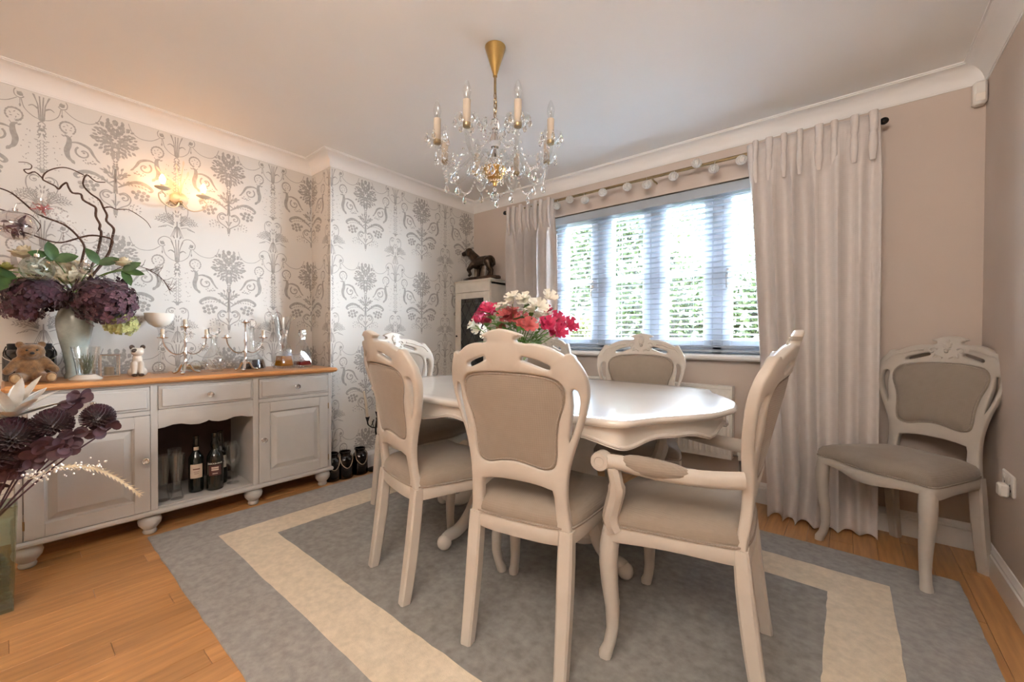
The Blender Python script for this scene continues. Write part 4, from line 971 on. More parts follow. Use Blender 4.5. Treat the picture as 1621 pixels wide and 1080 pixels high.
q.ball((0,0,.062),(.050,.045,.060),16,12); q.ball((0,.012,.142),(.046,.042,.040),16,12); q.ball((0,.045,.133),(.020,.018,.016),10,8)
for s in (-1,1):
    q.ball((s*.034,.005,.178),(.016,.010,.016),10,8); cap(q,(s*.040,.01,.10),(s*.072,.035,.058),.021,.017); cap(q,(s*.028,.03,.026),(s*.052,.085,.022),.025,.021); q.ball((s*.054,.098,.028),(.021,.012,.027),10,8)
obj('bear_body',blob(q,'bear_body',.005,4),M['fur'],t)
q=MB()
for s in (-1,1): q.ball((s*.015,.048,.152),.0045,8,6)
q.ball((0,.062,.139),(.008,.005,.006),8,6); q.build('face_buttons',M['black'],t)
for s in (-1,1): MB().ball((s*.054,.108,.028),(.014,.004,.018),10,8).build('paw_pad',M['furpale'],t)
# celadon vase
vz=lathe_thing('tall_vase','tall pale celadon vase with a slender neck holding the hydrangeas','vase',(-3.10,.225,Z0),'vase_body',[(0,0),(.038,0),(.040,.012),(.034,.03),(.036,.07),(.046,.14),(.060,.21),(.069,.27),(.068,.31),(.055,.355),(.036,.385),(.028,.405),(.029,.425),(.040,.440),(.036,.441),(.026,.42),(.024,.40),(.03,.37)],M['celadon'],28)
# hurricane glass on a dish
t=thing('hurricane_glass','glass candle shade filled with moss on a white dish','candle holder',(-2.935,.25,Z0))
MB().lathe([(0,0),(.058,0),(.062,.006),(.055,.014),(.040,.022),(.036,.026),(0,.026)],(0,0,0),24).build('dish',M['catwhite'],t)
MB().lathe([(.034,.027),(.036,.05),(.042,.09),(.050,.13),(.054,.165),(.052,.165),(.040,.09),(.033,.03)],(0,0,0),24,capb=False,capt=False).build('glass_shade',M['glass'],t)
q=MB(); rn=random.Random(8)
for k in range(40): a=rn.uniform(0,6.3); r=.026*sqrt(rn.random()); q.tube(smooth_path([(r*cos(a),r*sin(a),.03),(r*cos(a+.6)*1.2,r*sin(a+.6)*1.2,.07),(r*cos(a+1.4)*1.3,r*sin(a+1.4)*1.3,.085+.05*rn.random())],2),.0014,4)
o=q.build('moss_fill',M['moss'],t); o['kind']='stuff'
# little square lantern
t=thing('glass_lantern','small square glass lantern beside the celadon vase','lantern',(-3.10,.352,Z0)); q=MB()
for a in (-.036,.036):
    for b in (-.036,.036): q.box(a-.003,a+.003,b-.003,b+.003,0,.118)
q.box(-.040,.040,-.040,.040,0,.007,.002).box(-.040,.040,-.040,.040,.113,.120,.002); q.build('frame',M['silver'],t,smooth=False)
for k in range(4): p=MB().box(-.033,.033,.035,.0365,.007,.113).xf(Matrix.Rotation(k*pi/2,4,'Z')).build('pane',M['glass'],t,smooth=False)
MB().lathe([(0,.007),(.02,.007),(.02,.05),(0,.052)],(0,0,0),14).build('candle',M['wax'],t)
# cat
t=thing('cat_figurine','cream ceramic cat figurine with dark ears and paws','figurine',(-3.0,.452,Z0),face(1,-.1)); q=MB()
q.ball((0,-.005,.05),(.031,.030,.048),16,12); q.ball((0,.004,.092),(.022,.022,.03),12,8); q.ball((0,.010,.131),(.028,.025,.023),14,10)
for s in (-1,1): cap(q,(s*.014,.020,.07),(s*.014,.026,.012),.013,.010); q.ball((s*.026,-.004,.022),(.016,.024,.022),10,8); cap(q,(s*.017,.006,.146),(s*.024,.004,.166),.010,.003)
cap(q,(0,-.03,.02),(.03,-.02,.012),.010,.008); obj('cat_body',blob(q,'cat_body',.0036,4),M['catwhite'],t)
q=MB()
for s in (-1,1): q.ball((s*.022,.004,.158),(.0115,.0085,.0125),8,6)
q.ball((.012,.022,.138),(.014,.013,.012),8,6); q.build('dark_ears',M['catdark'],t)
for s in (-1,1): MB().ball((s*.014,.036,.008),(.013,.017,.009),10,6).build('dark_paw',M['catdark'],t)
# milk glass compote
t=thing('compote','milk glass bowl on a tall clear stem','bowl',(-3.14,.571,Z0))
MB().lathe([(0,.268),(.02,.27),(.048,.288),(.066,.318),(.070,.352),(.067,.352),(.060,.32),(.04,.29),(0,.28)],(0,0,0),28,capt=False).build('bowl',M['milk'],t)
MB().lathe([(.042,0),(.042,.004),(.012,.012),(.006,.03),(.006,.12),(.010,.14),(.006,.16),(.006,.24),(.014,.266),(.02,.27)],(0,0,0),18).build('stem',M['glass'],t)
# candelabra
def candelabra(label,loc,rz,mid,candles):
    t=thing('candelabra',label,'candelabra',loc,rz,'silver candelabra'); S=M['silver']
    for k in range(3):
        a=2*pi*k/3+pi/2; d=Vector((cos(a),sin(a),0)); p=smooth_path([Vector((0,0,.065))+d*.006,Vector((0,0,.05))+d*.025,Vector((0,0,.018))+d*.042,Vector((0,0,.009))+d*.062],3)
        MB().tube(p,[(.010,.007)]*4+[(.009,.006)]*4+[(.011,.007)]*2,8).ball(Vector((0,0,.009))+d*.064,(.012,.012,.009),8,6).build('foot',S,t)
    MB().lathe([(.016,.045),(.018,.055),(.009,.07),(.007,.10),(.012,.118),(.007,.13),(.006,.17),(.011,.19),(.006,.205),(.005,mid-.01),(.010,mid)],(0,0,0),14).build('stem',S,t)
    for sg in (-1,1):
        MB().tube(smooth_path([(0,0,.135),(0,sg*.03,.115),(0,sg*.065,.125),(0,sg*.095,.165),(0,sg*.105,.205)],4),.0042,8).build('arm',S,t)
        MB().lathe([(.004,.203),(.024,.207),(.028,.212),(.012,.210),(.011,.225),(.0,.225)],(0,sg*.105,0),16).build('drip_cup',S,t)
        if candles[0 if sg<0 else 2]: MB().lathe([(.0095,.222),(.009,.258),(0,.259)],(0,sg*.105,0),12).build('candle',M['wax'],t)
    MB().lathe([(.004,mid),(.024,mid+.004),(.028,mid+.009),(.012,mid+.007),(.011,mid+.02),(0,mid+.02)],(0,0,0),16).build('drip_cup',S,t)
    if candles[1]: MB().lathe([(.0095,mid+.018),(.009,mid+.05),(0,mid+.051)],(0,0,0),12).build('candle',M['wax'],t)
    for y,z in candles[3]:
        q=MB()
        for k in range(14): a=2*pi*k/14; q.tube([(.012,y+.007*cos(a),z+.007*sin(a)),(.014,y+.026*cos(a),z+.026*sin(a))],[.0022,.003],5)
        q.ball((.013,y,z),.008,8,6); q.build('crystal_sunburst',M['crystal'],t,angle=15)
    return t
candelabra('silver three-branch candelabra with candles and crystal sunbursts near the cat',(-2.97,.655,Z0),.12,.265,(1,1,1,[(.01,.225),(.085,.155)]))
candelabra('silver three-branch candelabra with one candle in front of the dark decanter',(-2.97,.962,Z0),.05,.30,(0,0,1,[(.07,.165)]))
# bowls and decanters
t=lathe_thing('frosted_bowl','low pressed glass dish behind the silver candelabra','bowl',(-3.13,.735,Z0),'dish',[(0,0),(.03,0),(.035,.006),(.06,.03),(.072,.06),(.070,.06),(.055,.032),(.03,.01)],M['glass'],24)
q=MB()
for k in range(9): a=k*.7; q.petal((.02*cos(a),.02*sin(a),.012),(cos(a),sin(a),.7),(0,0,1),.06,.03,.2)
q.build('shell_petals',M['cream_petal'],t,smooth=True)
t=lathe_thing('cut_glass_decanter','round cut glass decanter with faceted base and flat stopper','decanter',(-3.05,.815,Z0),'decanter_body',[(0,0),(.045,0),(.048,.006),(.06,.03),(.062,.06),(.055,.09),(.035,.125),(.018,.155),(.016,.20),(.024,.215),(.021,.215),(.013,.20),(.014,.16)],M['glass'],22)
q=MB()
for i in range(16):
    for j in range(4):
        a=2*pi*(i+.5*(j%2))/16; r=.0605-.0006*j*j; q.ball((r*cos(a),r*sin(a),.022+.015*j),(.005,.005,.0065),4,3)
o=q.build('cut_facets',M['crystal'],t,angle=10); o['kind']='stuff'
MB().lathe([(.010,.205),(.012,.22),(.030,.236),(.036,.252),(.030,.268),(.010,.276),(0,.277)],(0,0,0),10).build('stopper',M['crystal'],t,angle=15)
t=lathe_thing('ship_decanter','wide-based ship decanter half full of dark wine','decanter',(-3.11,1.047,Z0),'decanter_body',[(0,0),(.075,0),(.082,.006),(.074,.05),(.045,.09),(.022,.125),(.015,.17),(.015,.26),(.024,.275),(.021,.276),(.012,.26),(.012,.18)],M['glass'],26)
MB().lathe([(0,.004),(.073,.004),(.078,.008),(.066,.062),(0,.063)],(0,0,0),24).build('wine',M['wine'],t)
MB().ball((0,0,.305),(.026,.026,.030),8,6).tube([(0,0,.26),(0,0,.285)],.010,8).build('stopper',M['crystal'],t,angle=15)
def pyramid(name,label,loc,rz,level,m):
    t=thing(name,label,'decanter',loc,rz,'square pyramid decanters'); hb=.050; 
    def sq(r,z): c=r*.12; return [(r,-r+c,z),(r,r-c,z),(r-c,r,z),(-r+c,r,z),(-r,r-c,z),(-r,-r+c,z),(-r+c,-r,z),(r-c,-r,z)]
    MB().rings([sq(hb,0),sq(hb,.01),sq(hb*.62,.15),sq(hb*.42,.172),sq(.015,.185),sq(.014,.215),sq(.021,.226)],cap0=True,cap1=False).build('decanter_body',M['glass'],t,angle=25)
    f=lambda z:hb*.9*(1-.38*z/.15); MB().rings([sq(f(.02),.018),sq(f(level),level)],cap0=True).build('liquid',m,t,angle=25)
    MB().rings([sq(.009,.20),sq(.012,.228),sq(.020,.234),sq(.017,.262),sq(.012,.266)],cap0=True).build('stopper',M['crystal'],t,angle=15)
pyramid('pyramid_decanter','tapered square decanter holding amber spirit',(-3.0,1.205,Z0),.15,.085,M['amber'])
pyramid('pyramid_decanter','tapered square decanter with a little red liqueur',(-3.0,1.328,Z0),.1,.042,M['redliq'])
t=lathe_thing('flared_glass_vase','tall flared clear vase with glass twigs behind the square decanters','vase',(-3.16,1.26,Z0),'vase_body',[(0,0),(.035,0),(.036,.006),(.012,.02),(.012,.05),(.025,.14),(.045,.26),(.058,.36),(.056,.36),(.04,.25),(.02,.14)],M['glass'],20)
rn=random.Random(4)
for k in range(9):
    a=rn.uniform(0,6.3); r=rn.uniform(.05,.12); MB().tube(smooth_path([(0,0,.12),(.3*r*cos(a),.4*r*sin(a),.28),(.45*r*cos(a),r*sin(a)*1.2,.40+rn.uniform(-.05,.03))],3),.0022,5).build('glass_twig',M['iris'],t)

# ------------------------------------------------------------------ flowers in the celadon vase
VM=Vector((-3.10,.225,Z0+.43))
def stem_to(parent,base,end,m,r=.003,sag=.03):
    base,end=Vector(base),Vector(end); mid=base.lerp(end,.5)+Vector((0,0,sag)); return MB().tube(smooth_path([base-Vector((0,0,.10)),base,mid,end],4),r,6).build('stem',m,parent)
def floret_ball(q,c,r,n,size,rnd,low=-.35,flat=1.0):
    for k in range(n):
        z=low+(1-low)*((k+.5)/n); a=k*2.39996; h=sqrt(max(0,1-z*z)); d=Vector((h*cos(a),h*sin(a),z*flat)); p=Vector(c)+d*r*rnd.uniform(.72,1.14)
        d=(d+Vector((rnd.gauss(0,.18),rnd.gauss(0,.18),rnd.gauss(0,.18)))).normalized(); u=d.cross(Vector((.3,.2,1))).normalized(); v=d.cross(u); ro=rnd.uniform(0,1.5)
        for j in range(4):
            b=ro+j*pi/2; e=u*cos(b)+v*sin(b); sd=e.cross(d); s=size*rnd.uniform(.8,1.2)
            q.add([p,p+e*s*.55+sd*s*.42+d*s*.12,p+e*s*1.0+d*s*.05,p+e*s*.55-sd*s*.42+d*s*.12],[(0,1,2,3)])
def hydrangea(label,c,r,n,size,m,seed,low=-.35,flat=.85,m2=None):
    t=thing('hydrangea',label,'flower',VM,0,'hydrangeas in the celadon vase'); rnd=random.Random(seed); e=Vector(c)-VM; stem_to(t,(0,0,0),e-Vector((0,0,r*.3)),M['stem'])
    q=MB(); floret_ball(q,e,r,n,size,rnd,low,flat); q.ball(e-Vector((0,0,r*.08)),(r*.66,r*.66,r*.6*flat),12,8); o=q.build('flower_head',m,t,smooth=False); o['kind']='stuff'
    if m2:
        q=MB(); floret_ball(q,e+Vector((.03,.02,-.02)),r*.96,int(n*.35),size,rnd,low,flat); o=q.build('paler_florets',m2,t,smooth=False); o['kind']='stuff'
    return t
hydrangea('dark plum hydrangea over the plush bear',(-2.99,.095,1.235),.10,210,.027,M['plum'],1,-.6)
hydrangea('plum and mauve hydrangea spilling over the front of the celadon vase',(-2.95,.315,1.225),.112,260,.027,M['plum'],2,-.85,1.0,M['mauve'])
hydrangea('pale lime hydrangea drooping below the plum one',(-2.96,.385,1.105),.062,100,.022,M['lime'],3,-.8)
hydrangea('dried cream hydrangea at the back of the arrangement',(-3.12,.20,1.36),.085,110,.022,M['cream_petal'],4)
hydrangea('dusty mauve hydrangea trailing at the back left of the vase',(-3.06,.045,1.17),.07,70,.022,M['mauve'],5,-.7)
def leafy(label,c,dirs,L,w,m,grp='green leaf sprigs in the celadon vase'):
    t=thing('leaf_sprig',label,'leaves',VM,0,grp); e=Vector(c)-VM; stem_to(t,(0,0,0),e,M['stem'],.0025)
    for d in dirs: MB().petal(e,d,(1,.1,.3),L,w,.15,5).build('leaf',m,t,angle=70)
leafy('three glossy green leaves standing above the green bauble',(-2.96,.148,1.41),[(.2,-.2,1),(.2,.9,.35),(.2,-.9,.3)],.085,.05,M['dkgreen'])
leafy('pair of dark green leaves beside the small bauble',(-2.95,.30,1.41),[(.2,-.6,1),(.2,.6,.3)],.085,.045,M['dkgreen'])
leafy('green leaves under the cream rose',(-2.92,.385,1.385),[(.3,.8,.6),(.3,.9,-.1),(.2,.2,-.5)],.085,.04,M['dkgreen'])
leafy('long green leaves reaching out past the plush bear',(-2.95,.03,1.31),[(.3,-.9,-.1),(.3,-.8,.4),(.4,-.5,-.5)],.11,.04,M['dkgreen'])
def rose(label,c,r,seed,m=None):
    t=thing('rose',label,'flower',VM,0,'cream roses in the celadon vase'); e=Vector(c)-VM; stem_to(t,(0,0,0),e-Vector((0,0,r*.6)),M['stem'],.0028)
    rnd=random.Random(seed)
    for k in range(14):
        a=k*2.4; f=k/14; d=Vector((cos(a)*(.25+f),sin(a)*(.25+f),1.1-.7*f)); MB().petal(e-Vector((0,0,r*.5)),d,(-cos(a),-sin(a),.6),r*(1.25),r*(.75+.5*f),-.25+.5*f,4,.5).build('petal',m or M['cream_petal'],t,angle=80)
rose('full cream rose at the right of the hydrangeas',(-2.94,.395,1.425),.045,1); rose('peach cream rose behind the green bauble',(-3.01,.06,1.43),.055,2); rose('pale rosebud above the dark plum hydrangea',(-2.95,.005,1.355),.03,3,M['lime'])
def bauble(label,c,r,m,inner):
    t=thing('glass_bauble',label,'bauble',c,0,'glass baubles in the flower arrangement'); MB().ball((0,0,0),r,24,16).build('glass_ball',m,t)
    MB().lathe([(.010,r-.002),(.010,r+.010),(.004,r+.013)],(0,0,0),10).build('cap',M['silver'],t); MB().tube([(0,0,r+.012),(0,.004,r+.035)],.001,4).build('hanging_loop',M['silver'],t)
    rnd=random.Random(int(r*1e4)); q=MB()
    for k in range(26):
        d=Vector((rnd.gauss(0,1),rnd.gauss(0,1),rnd.gauss(0,1))).normalized()*r*.5; q.petal(d,(rnd.gauss(0,1),rnd.gauss(0,1),rnd.gauss(0,1)),d,r*.7,r*.22,.3)
    o=q.build('foil_shreds',inner,t); o['kind']='stuff'
bauble('pale green glass bauble filled with shreds',(-2.88,.092,1.350),.058,M['greenglass'],M['silverpetal'])
bauble('large iridescent glass bauble hanging from the curly branch',(-3.0,.03,1.555),.068,M['iris'],M['mauve'])
bauble('small iridescent green bauble among the leaves',(-2.93,.25,1.378),.03,M['iris'],M['greenglass'])
bauble('clear bauble with coral petals inside',(-3.04,.112,1.665),.034,M['iris'],M['coral_petal'])
BR=[('long arching curly willow branch reaching across the baubles',[[(-3.06,-.028,1.558),(-3.037,-.014,1.551),(-3.031,.038,1.539),(-3.047,.085,1.529),(-3.073,.13,1.516),(-3.089,.178,1.515),(-3.083,.227,1.541),(-3.059,.275,1.565),(-3.036,.316,1.566),(-3.031,.36,1.555),(-3.048,.355,1.513),(-3.074,.344,1.474),(-3.089,.316,1.413),(-3.09,.25,1.28)],[(-3.06,.092,1.538),(-3.037,.109,1.572),(-3.031,.099,1.597),(-3.047,.078,1.623),(-3.073,.049,1.632),(-3.089,.021,1.631),(-3.083,-.014,1.636)]]),
('straight dark willow branch rising to the upper left of the vase',[[(-3.06,-.027,1.728),(-3.037,-.013,1.724),(-3.031,.021,1.71),(-3.047,.056,1.679),(-3.073,.093,1.646),(-3.089,.132,1.629),(-3.083,.17,1.616),(-3.059,.205,1.59),(-3.036,.24,1.54),(-3.031,.256,1.5),(-3.048,.253,1.46),(-3.09,.225,1.28)]]),
('tightly curled willow branch looping highest above the vase',[[(-3.06,.321,1.58),(-3.037,.312,1.602),(-3.031,.314,1.626),(-3.047,.3,1.668),(-3.073,.303,1.717),(-3.089,.287,1.734),(-3.083,.257,1.75),(-3.059,.247,1.772),(-3.036,.216,1.765),(-3.031,.202,1.789),(-3.048,.197,1.813),(-3.074,.183,1.802),(-3.089,.172,1.783),(-3.083,.16,1.794),(-3.059,.131,1.801),(-3.036,.117,1.806),(-3.031,.125,1.835),(-3.048,.151,1.867),(-3.074,.187,1.893),(-3.09,.221,1.897),(-3.083,.262,1.878)][::-1]+[(-3.08,.30,1.45),(-3.10,.24,1.28)],[(-3.06,.118,1.814),(-3.037,.093,1.832),(-3.031,.071,1.816),(-3.047,.059,1.835),(-3.073,.08,1.851),(-3.089,.084,1.874),(-3.083,.069,1.881),(-3.059,.043,1.869)][::-1]]),
('wavy willow branch bending towards the wall light',[[(-3.06,.365,1.582),(-3.037,.365,1.619),(-3.031,.338,1.649),(-3.047,.342,1.684),(-3.073,.332,1.723),(-3.089,.318,1.767),(-3.083,.287,1.788),(-3.059,.26,1.812),(-3.036,.254,1.834),(-3.031,.266,1.87),(-3.048,.288,1.859),(-3.074,.308,1.856),(-3.089,.341,1.867)][::-1]+[(-3.09,.34,1.45),(-3.11,.23,1.28)],[(-3.06,.33,1.721),(-3.037,.352,1.728),(-3.031,.378,1.72),(-3.047,.418,1.733),(-3.073,.455,1.728),(-3.089,.506,1.696),(-3.083,.525,1.66)][::-1]])]
for label,paths in BR:
    t=thing('willow_branch',label,'branch',VM,0,'curly willow branches')
    for k,P in enumerate(paths):
        P=smooth_path([Vector(p)-VM for p in P],3); n=len(P); r0,r1=((.0022,.0062) if k==0 else (.0012,.0032)); MB().tube(P,[r0+(r1-r0)*(i/(n-1))**.8 for i in range(n)],6).build('main_branch' if k==0 else 'side_twig',M['twig'],t)
t=thing('twiggy_sprig','fine dark twiggy sprig arching right of the roses','branch',VM); rn=random.Random(12); A=Vector((-3.08,.40,1.42)); q=MB()
main=smooth_path([VM-Vector((0,0,.08)),VM,A,Vector((-3.06,.48,1.43)),Vector((-3.05,.56,1.38)),Vector((-3.05,.60,1.31))],5); q.tube([p-VM for p in main],.002,5)
for k in range(42):
    p=main[rn.randrange(9,len(main))]; d=Vector((rn.gauss(0,.5),rn.uniform(.1,1),rn.gauss(0,.7))).normalized(); q.tube([p-VM,p-VM+d*.03,p-VM+d*.055+Vector((0,0,.01))],[.0012,.001,.0006],4)
o=q.build('twigs',M['twig'],t); o['kind']='stuff'
t=thing('bead_spray','spray of clear beads arching through the willow branches','decoration',VM); q=MB(); rn=random.Random(2)
for L in ([(0,0,0),(.03,-.03,.2),(.05,-.05,.36),(.04,-.11,.46)],[(0,0,0),(.04,.03,.18),(.06,.02,.30),(.05,-.06,.40)],[(0,0,0),(.05,.06,.15),(.07,.10,.26),(.06,.13,.32)]):
    P=smooth_path(L,6); q.tube(P,.0009,4)
    for k in range(7,len(P)):
        for _ in range(4): q.ball(P[k]+Vector((rn.gauss(0,.012),rn.gauss(0,.016),rn.gauss(0,.014))),.0034,5,4)
o=q.build('beads',M['iris'],t); o['kind']='stuff'

# ================================================================== BOTTLES AND GLASSES IN THE BAY
BZ=.1345
def wrap(me,r,z,x0=0): return remap(me,lambda c:Vector(((r+c.z)*cos(c.x/r+x0),(r+c.z)*sin(c.x/r+x0),z+c.y)))
def label_band(r,z0,z1,half,m,parent,nm='label',a0=0):
    q=MB(); n=12; vs=[(r*cos(a0-half+2*half*i/n),r*sin(a0-half+2*half*i/n),z) for z in (z0,z1) for i in range(n+1)]
    return q.add(vs,[(i,i+1,n+2+i,n+1+i) for i in range(n)]).build(nm,m,parent,angle=60)
def bottle(label,loc,rz,prof,lab):
    t=thing('wine_bottle',label,'bottle',loc,rz,'bottles in the sideboard bay'); MB().lathe(prof,(0,0,0),26).build('bottle_body',M['bottle'],t); 
    for fn in lab: fn(t)
    return t
port=[(0,.004),(.030,0),(.036,.004),(.037,.02),(.037,.19),(.034,.205),(.020,.228),(.0155,.24),(.0165,.265),(.0145,.285),(.0135,.31),(.0155,.312),(.0155,.325),(0,.325)]
port2=[(0,.004),(.034,0),(.041,.004),(.042,.02),(.042,.18),(.040,.20),(.030,.222),(.018,.235),(.017,.245),(.021,.258),(.021,.275),(.016,.29),(.0155,.31),(.018,.313),(.018,.335),(0,.335)]
va=atan2(0-.70,0+2.95)
def lettering(txt,size,r,z,m,a0): return lambda t: obj('lettering',wrap(text_mesh(txt,size),r+.0006,z,a0),m,t)
bottle('dark port bottle with a cream paper label',(-2.955,.70,BZ),0,port,[lambda t:label_band(.0374,.085,.165,.85,M['label_cream'],t,a0=-.2),lambda t:label_band(.0167,.243,.262,.8,M['label_cream'],t,'neck_label',a0=-.2),
  lambda t:label_band(.0377,.134,.1405,.45,M['ink_dark'],t,'printed_line',-.2),lambda t:label_band(.0377,.120,.1225,.35,M['ink_dark'],t,'printed_line',-.2),lambda t:label_band(.0377,.110,.1125,.28,M['ink_dark'],t,'printed_line',-.2)])
bottle('dark port bottle with white lettering over a red label',(-2.915,.782,BZ),0,port2,[lambda t:label_band(.0424,.090,.150,.75,M['label_dark'],t,a0=-.25),lettering("COCKBURN'S",.0125,.0422,.160,M['ink_white'],-.25),lambda t:label_band(.0427,.132,.140,.42,M['label_cream'],t,'printed_line',-.25),lambda t:label_band(.0427,.120,.128,.42,M['label_cream'],t,'printed_line',-.25),lambda t:label_band(.0427,.100,.104,.3,M['label_cream'],t,'printed_line',-.25)])
bottle('dark bottle with a pale label at the back of the bay',(-3.01,.835,BZ),0,port,[lambda t:label_band(.0374,.10,.175,.8,M['ink_white'],t,a0=-.1),lambda t:label_band(.0377,.136,.142,.35,M['ink_dark'],t,'printed_line',-.1)])
pil=[(0,0),(.030,0),(.031,.006),(.028,.012),(.020,.05),(.018,.07),(.024,.14),(.032,.21),(.034,.25),(.0325,.25),(.030,.21),(.022,.14),(.015,.075),(.0,.07)]
for lb,x,y in (('tall waisted beer glass in front of the dark bottles',-2.90,.600),('tall waisted beer glass against the side of the bay',-2.93,.545),('tall waisted beer glass at the back of the bay',-3.05,.62)):
    t=thing('beer_glass',lb,'glass',(x,y,BZ),0,'beer glasses in the bay'); MB().lathe(pil,(0,0,0),22,capt=False).build('glass_body',M['glass'],t)
wg=[(0,0),(.033,0),(.033,.003),(.006,.010),(.0045,.02),(.0045,.09),(.010,.10),(.032,.125),(.042,.16),(.040,.20),(.034,.232),(.033,.232),(.038,.20),(.040,.16),(.030,.128),(.0,.105)]
for lb,x,y in (('stemmed wine glass nearest the right-hand side of the bay',-2.95,.885),('stemmed wine glass tucked behind the other wine glass',-3.06,.905)):
    t=thing('wine_glass',lb,'glass',(x,y,BZ),0,'wine glasses in the bay'); MB().lathe(wg,(0,0,0),22,capt=False).build('glass_body',M['glass'],t)

# ================================================================== DARK JARS AND FLOOR CANDLEHOLDER
for lb,x,y,s in (('dark glass lantern jar with a rope handle next to the sideboard',-2.875,1.580,1.0),('dark glass lantern jar with a rope handle beside the skirting',-2.875,1.70,.98),('dark glass lantern jar half hidden by the sideboard end',-2.895,1.492,1.05)):
    t=thing('lantern_jar',lb,'jar',(x,y,0.0005),0,'dark lantern jars by the sideboard')
    MB().lathe([(0,0),(.052*s,0),(.058*s,.006),(.058*s,.13),(.052*s,.15),(.036*s,.165),(.034*s,.18),(.041*s,.186),(.041*s,.196),(.034*s,.196),(.031*s,.17),(.05*s,.145),(.054*s,.02)],(0,0,0),24,capt=False).build('jar_body',M['smoke'],t)
    MB().lathe([(0,.004),(.05*s,.004),(.052*s,.02),(.052*s,.125),(.03*s,.15),(0,.15)],(0,0,0),18).build('dark_lining',M['bottle'],t)
    MB().tube(smooth_path([(.0,.036,.178),(.045,.035,.15),(.064,.01,.10),(.062,-.02,.085),(.04,-.048,.12),(0,-.038,.178)],4),.0036,7).build('rope_handle',M['rope'],t)
cs=thing('branch_candlestick','black iron branching candle stand with ivory tapers by the papered wall','candle stand',(-2.86,1.84,0.0005)); IR=M['iron']
MB().lathe([(.075,0),(.075,.006),(.02,.012),(.008,.02),(0,.022)],(0,0,0),20).build('base',IR,cs)
MB().tube(smooth_path([(0,0,.01),(.01,.01,.15),(-.006,-.01,.30),(0,0,.40)],4),.007,8).build('stem',IR,cs)
for (y,z,ht,lean) in ((-.085,.425,.20,-.03),(.0,.455,.22,.0),(.09,.42,.19,.02)):
    a=MB().tube(smooth_path([(0,0,.33),(0,y*.5,.335),(0,y*.95,.365),(0,y,z-.035)],4),.0045,7).build('branch_arm',IR,cs)
    MB().lathe([(.004,z-.045),(.017,z),(.013,z),(0,z-.02)],(0,y,0),14,capt=False).build('candle_cup',IR,a)
    MB().tube([(0,y,z-.02),(0,y+lean*.4,z+ht*.5),(0,y+lean,z+ht)],[.0105,.010,.0085],12).build('taper_candle',M['wax'],a)
    for k in range(3): p=Vector((0,y*(.4+.25*k),.336+.012*k)); MB().tube([p,p+Vector((.01,(.012 if k%2 else -.012),.03)),p+Vector((.012,(.016 if k%2 else -.016),.05))],[.0028,.003,.0045],6).build('iron_bud',IR,a)

# ================================================================== FLOOR VASE WITH BURGUNDY FLOWERS
FV=Vector((-2.50,-.045,0.0005))
t=thing('square_floor_vase','tall square glass vase standing on the floor before the sideboard','vase',FV)
def sqr(r,z): return [(r,-r,z),(r,r,z),(-r,r,z),(-r,-r,z)]
MB().rings([sqr(.058,0),sqr(.058,.03),sqr(.070,.40),sqr(.066,.40),sqr(.055,.035),],cap0=True,cap1=True).build('vase_body',M['greenglass'],t,angle=20)
q=MB(); rn=random.Random(3)
for k in range(260): q.ball((rn.uniform(-.047,.047),rn.uniform(-.047,.047),.045+.16*rn.random()),.008,5,4)
o=q.build('glass_pebbles',M['greenglass'],t); o['kind']='stuff'
FM=FV+Vector((0,0,.30))
def fstem(name,label,cat,group,end,bend=.04):
    t=thing(name,label,cat,FM,0,group); e=Vector(end)-FM; m=e*.5+Vector((0,0,bend)); MB().tube(smooth_path([(e.x*-.08,e.y*-.08,-.10),(0,0,.02),m,e],4),.003,6).build('stem',M['burgleaf'],t); return t,e
def mum(label,end,r,seed):
    t,e=fstem('chrysanthemum',label,'flower','burgundy pompoms in the floor vase',end); q=MB(); rn=random.Random(seed)
    for k in range(230):
        z=-.7+1.7*(k+.5)/230; a=k*2.39996; h=sqrt(max(0,1-z*z)); d=Vector((h*cos(a),h*sin(a),z)); q.petal(e+d*r*.45,d,(0,0,1),r*.55,r*.24,-.3,3,.7,.4)
    o=q.build('flower_head',M['burg'],t); o['kind']='stuff'
mum('deep burgundy pompom below the silver bloom',(-2.42,.012,.665),.075,1); mum('deep burgundy pompom leaning towards the drawers',(-2.40,.112,.70),.062,2)
mum('deep burgundy pompom reaching furthest along the sideboard',(-2.37,.235,.712),.055,3); mum('deep burgundy pompom low at the vase mouth',(-2.45,-.03,.60),.07,4)
t,e=fstem('silver_bloom','silver white artificial flower with long pointed petals','flower',None,(-2.43,.012,.735))
rn=random.Random(6)
for k in range(16):
    a=k*2.4; f=k/16; d=Vector((cos(a)*(.2+.9*f)+.15,sin(a)*(.3+1.0*f)+.15,1.0-.75*f)); MB().petal(e,d,(-cos(a),-sin(a),.8),.13+.05*rn.random(),.036,.08,6,.45).build('petal',M['silverpetal'],t,angle=80)
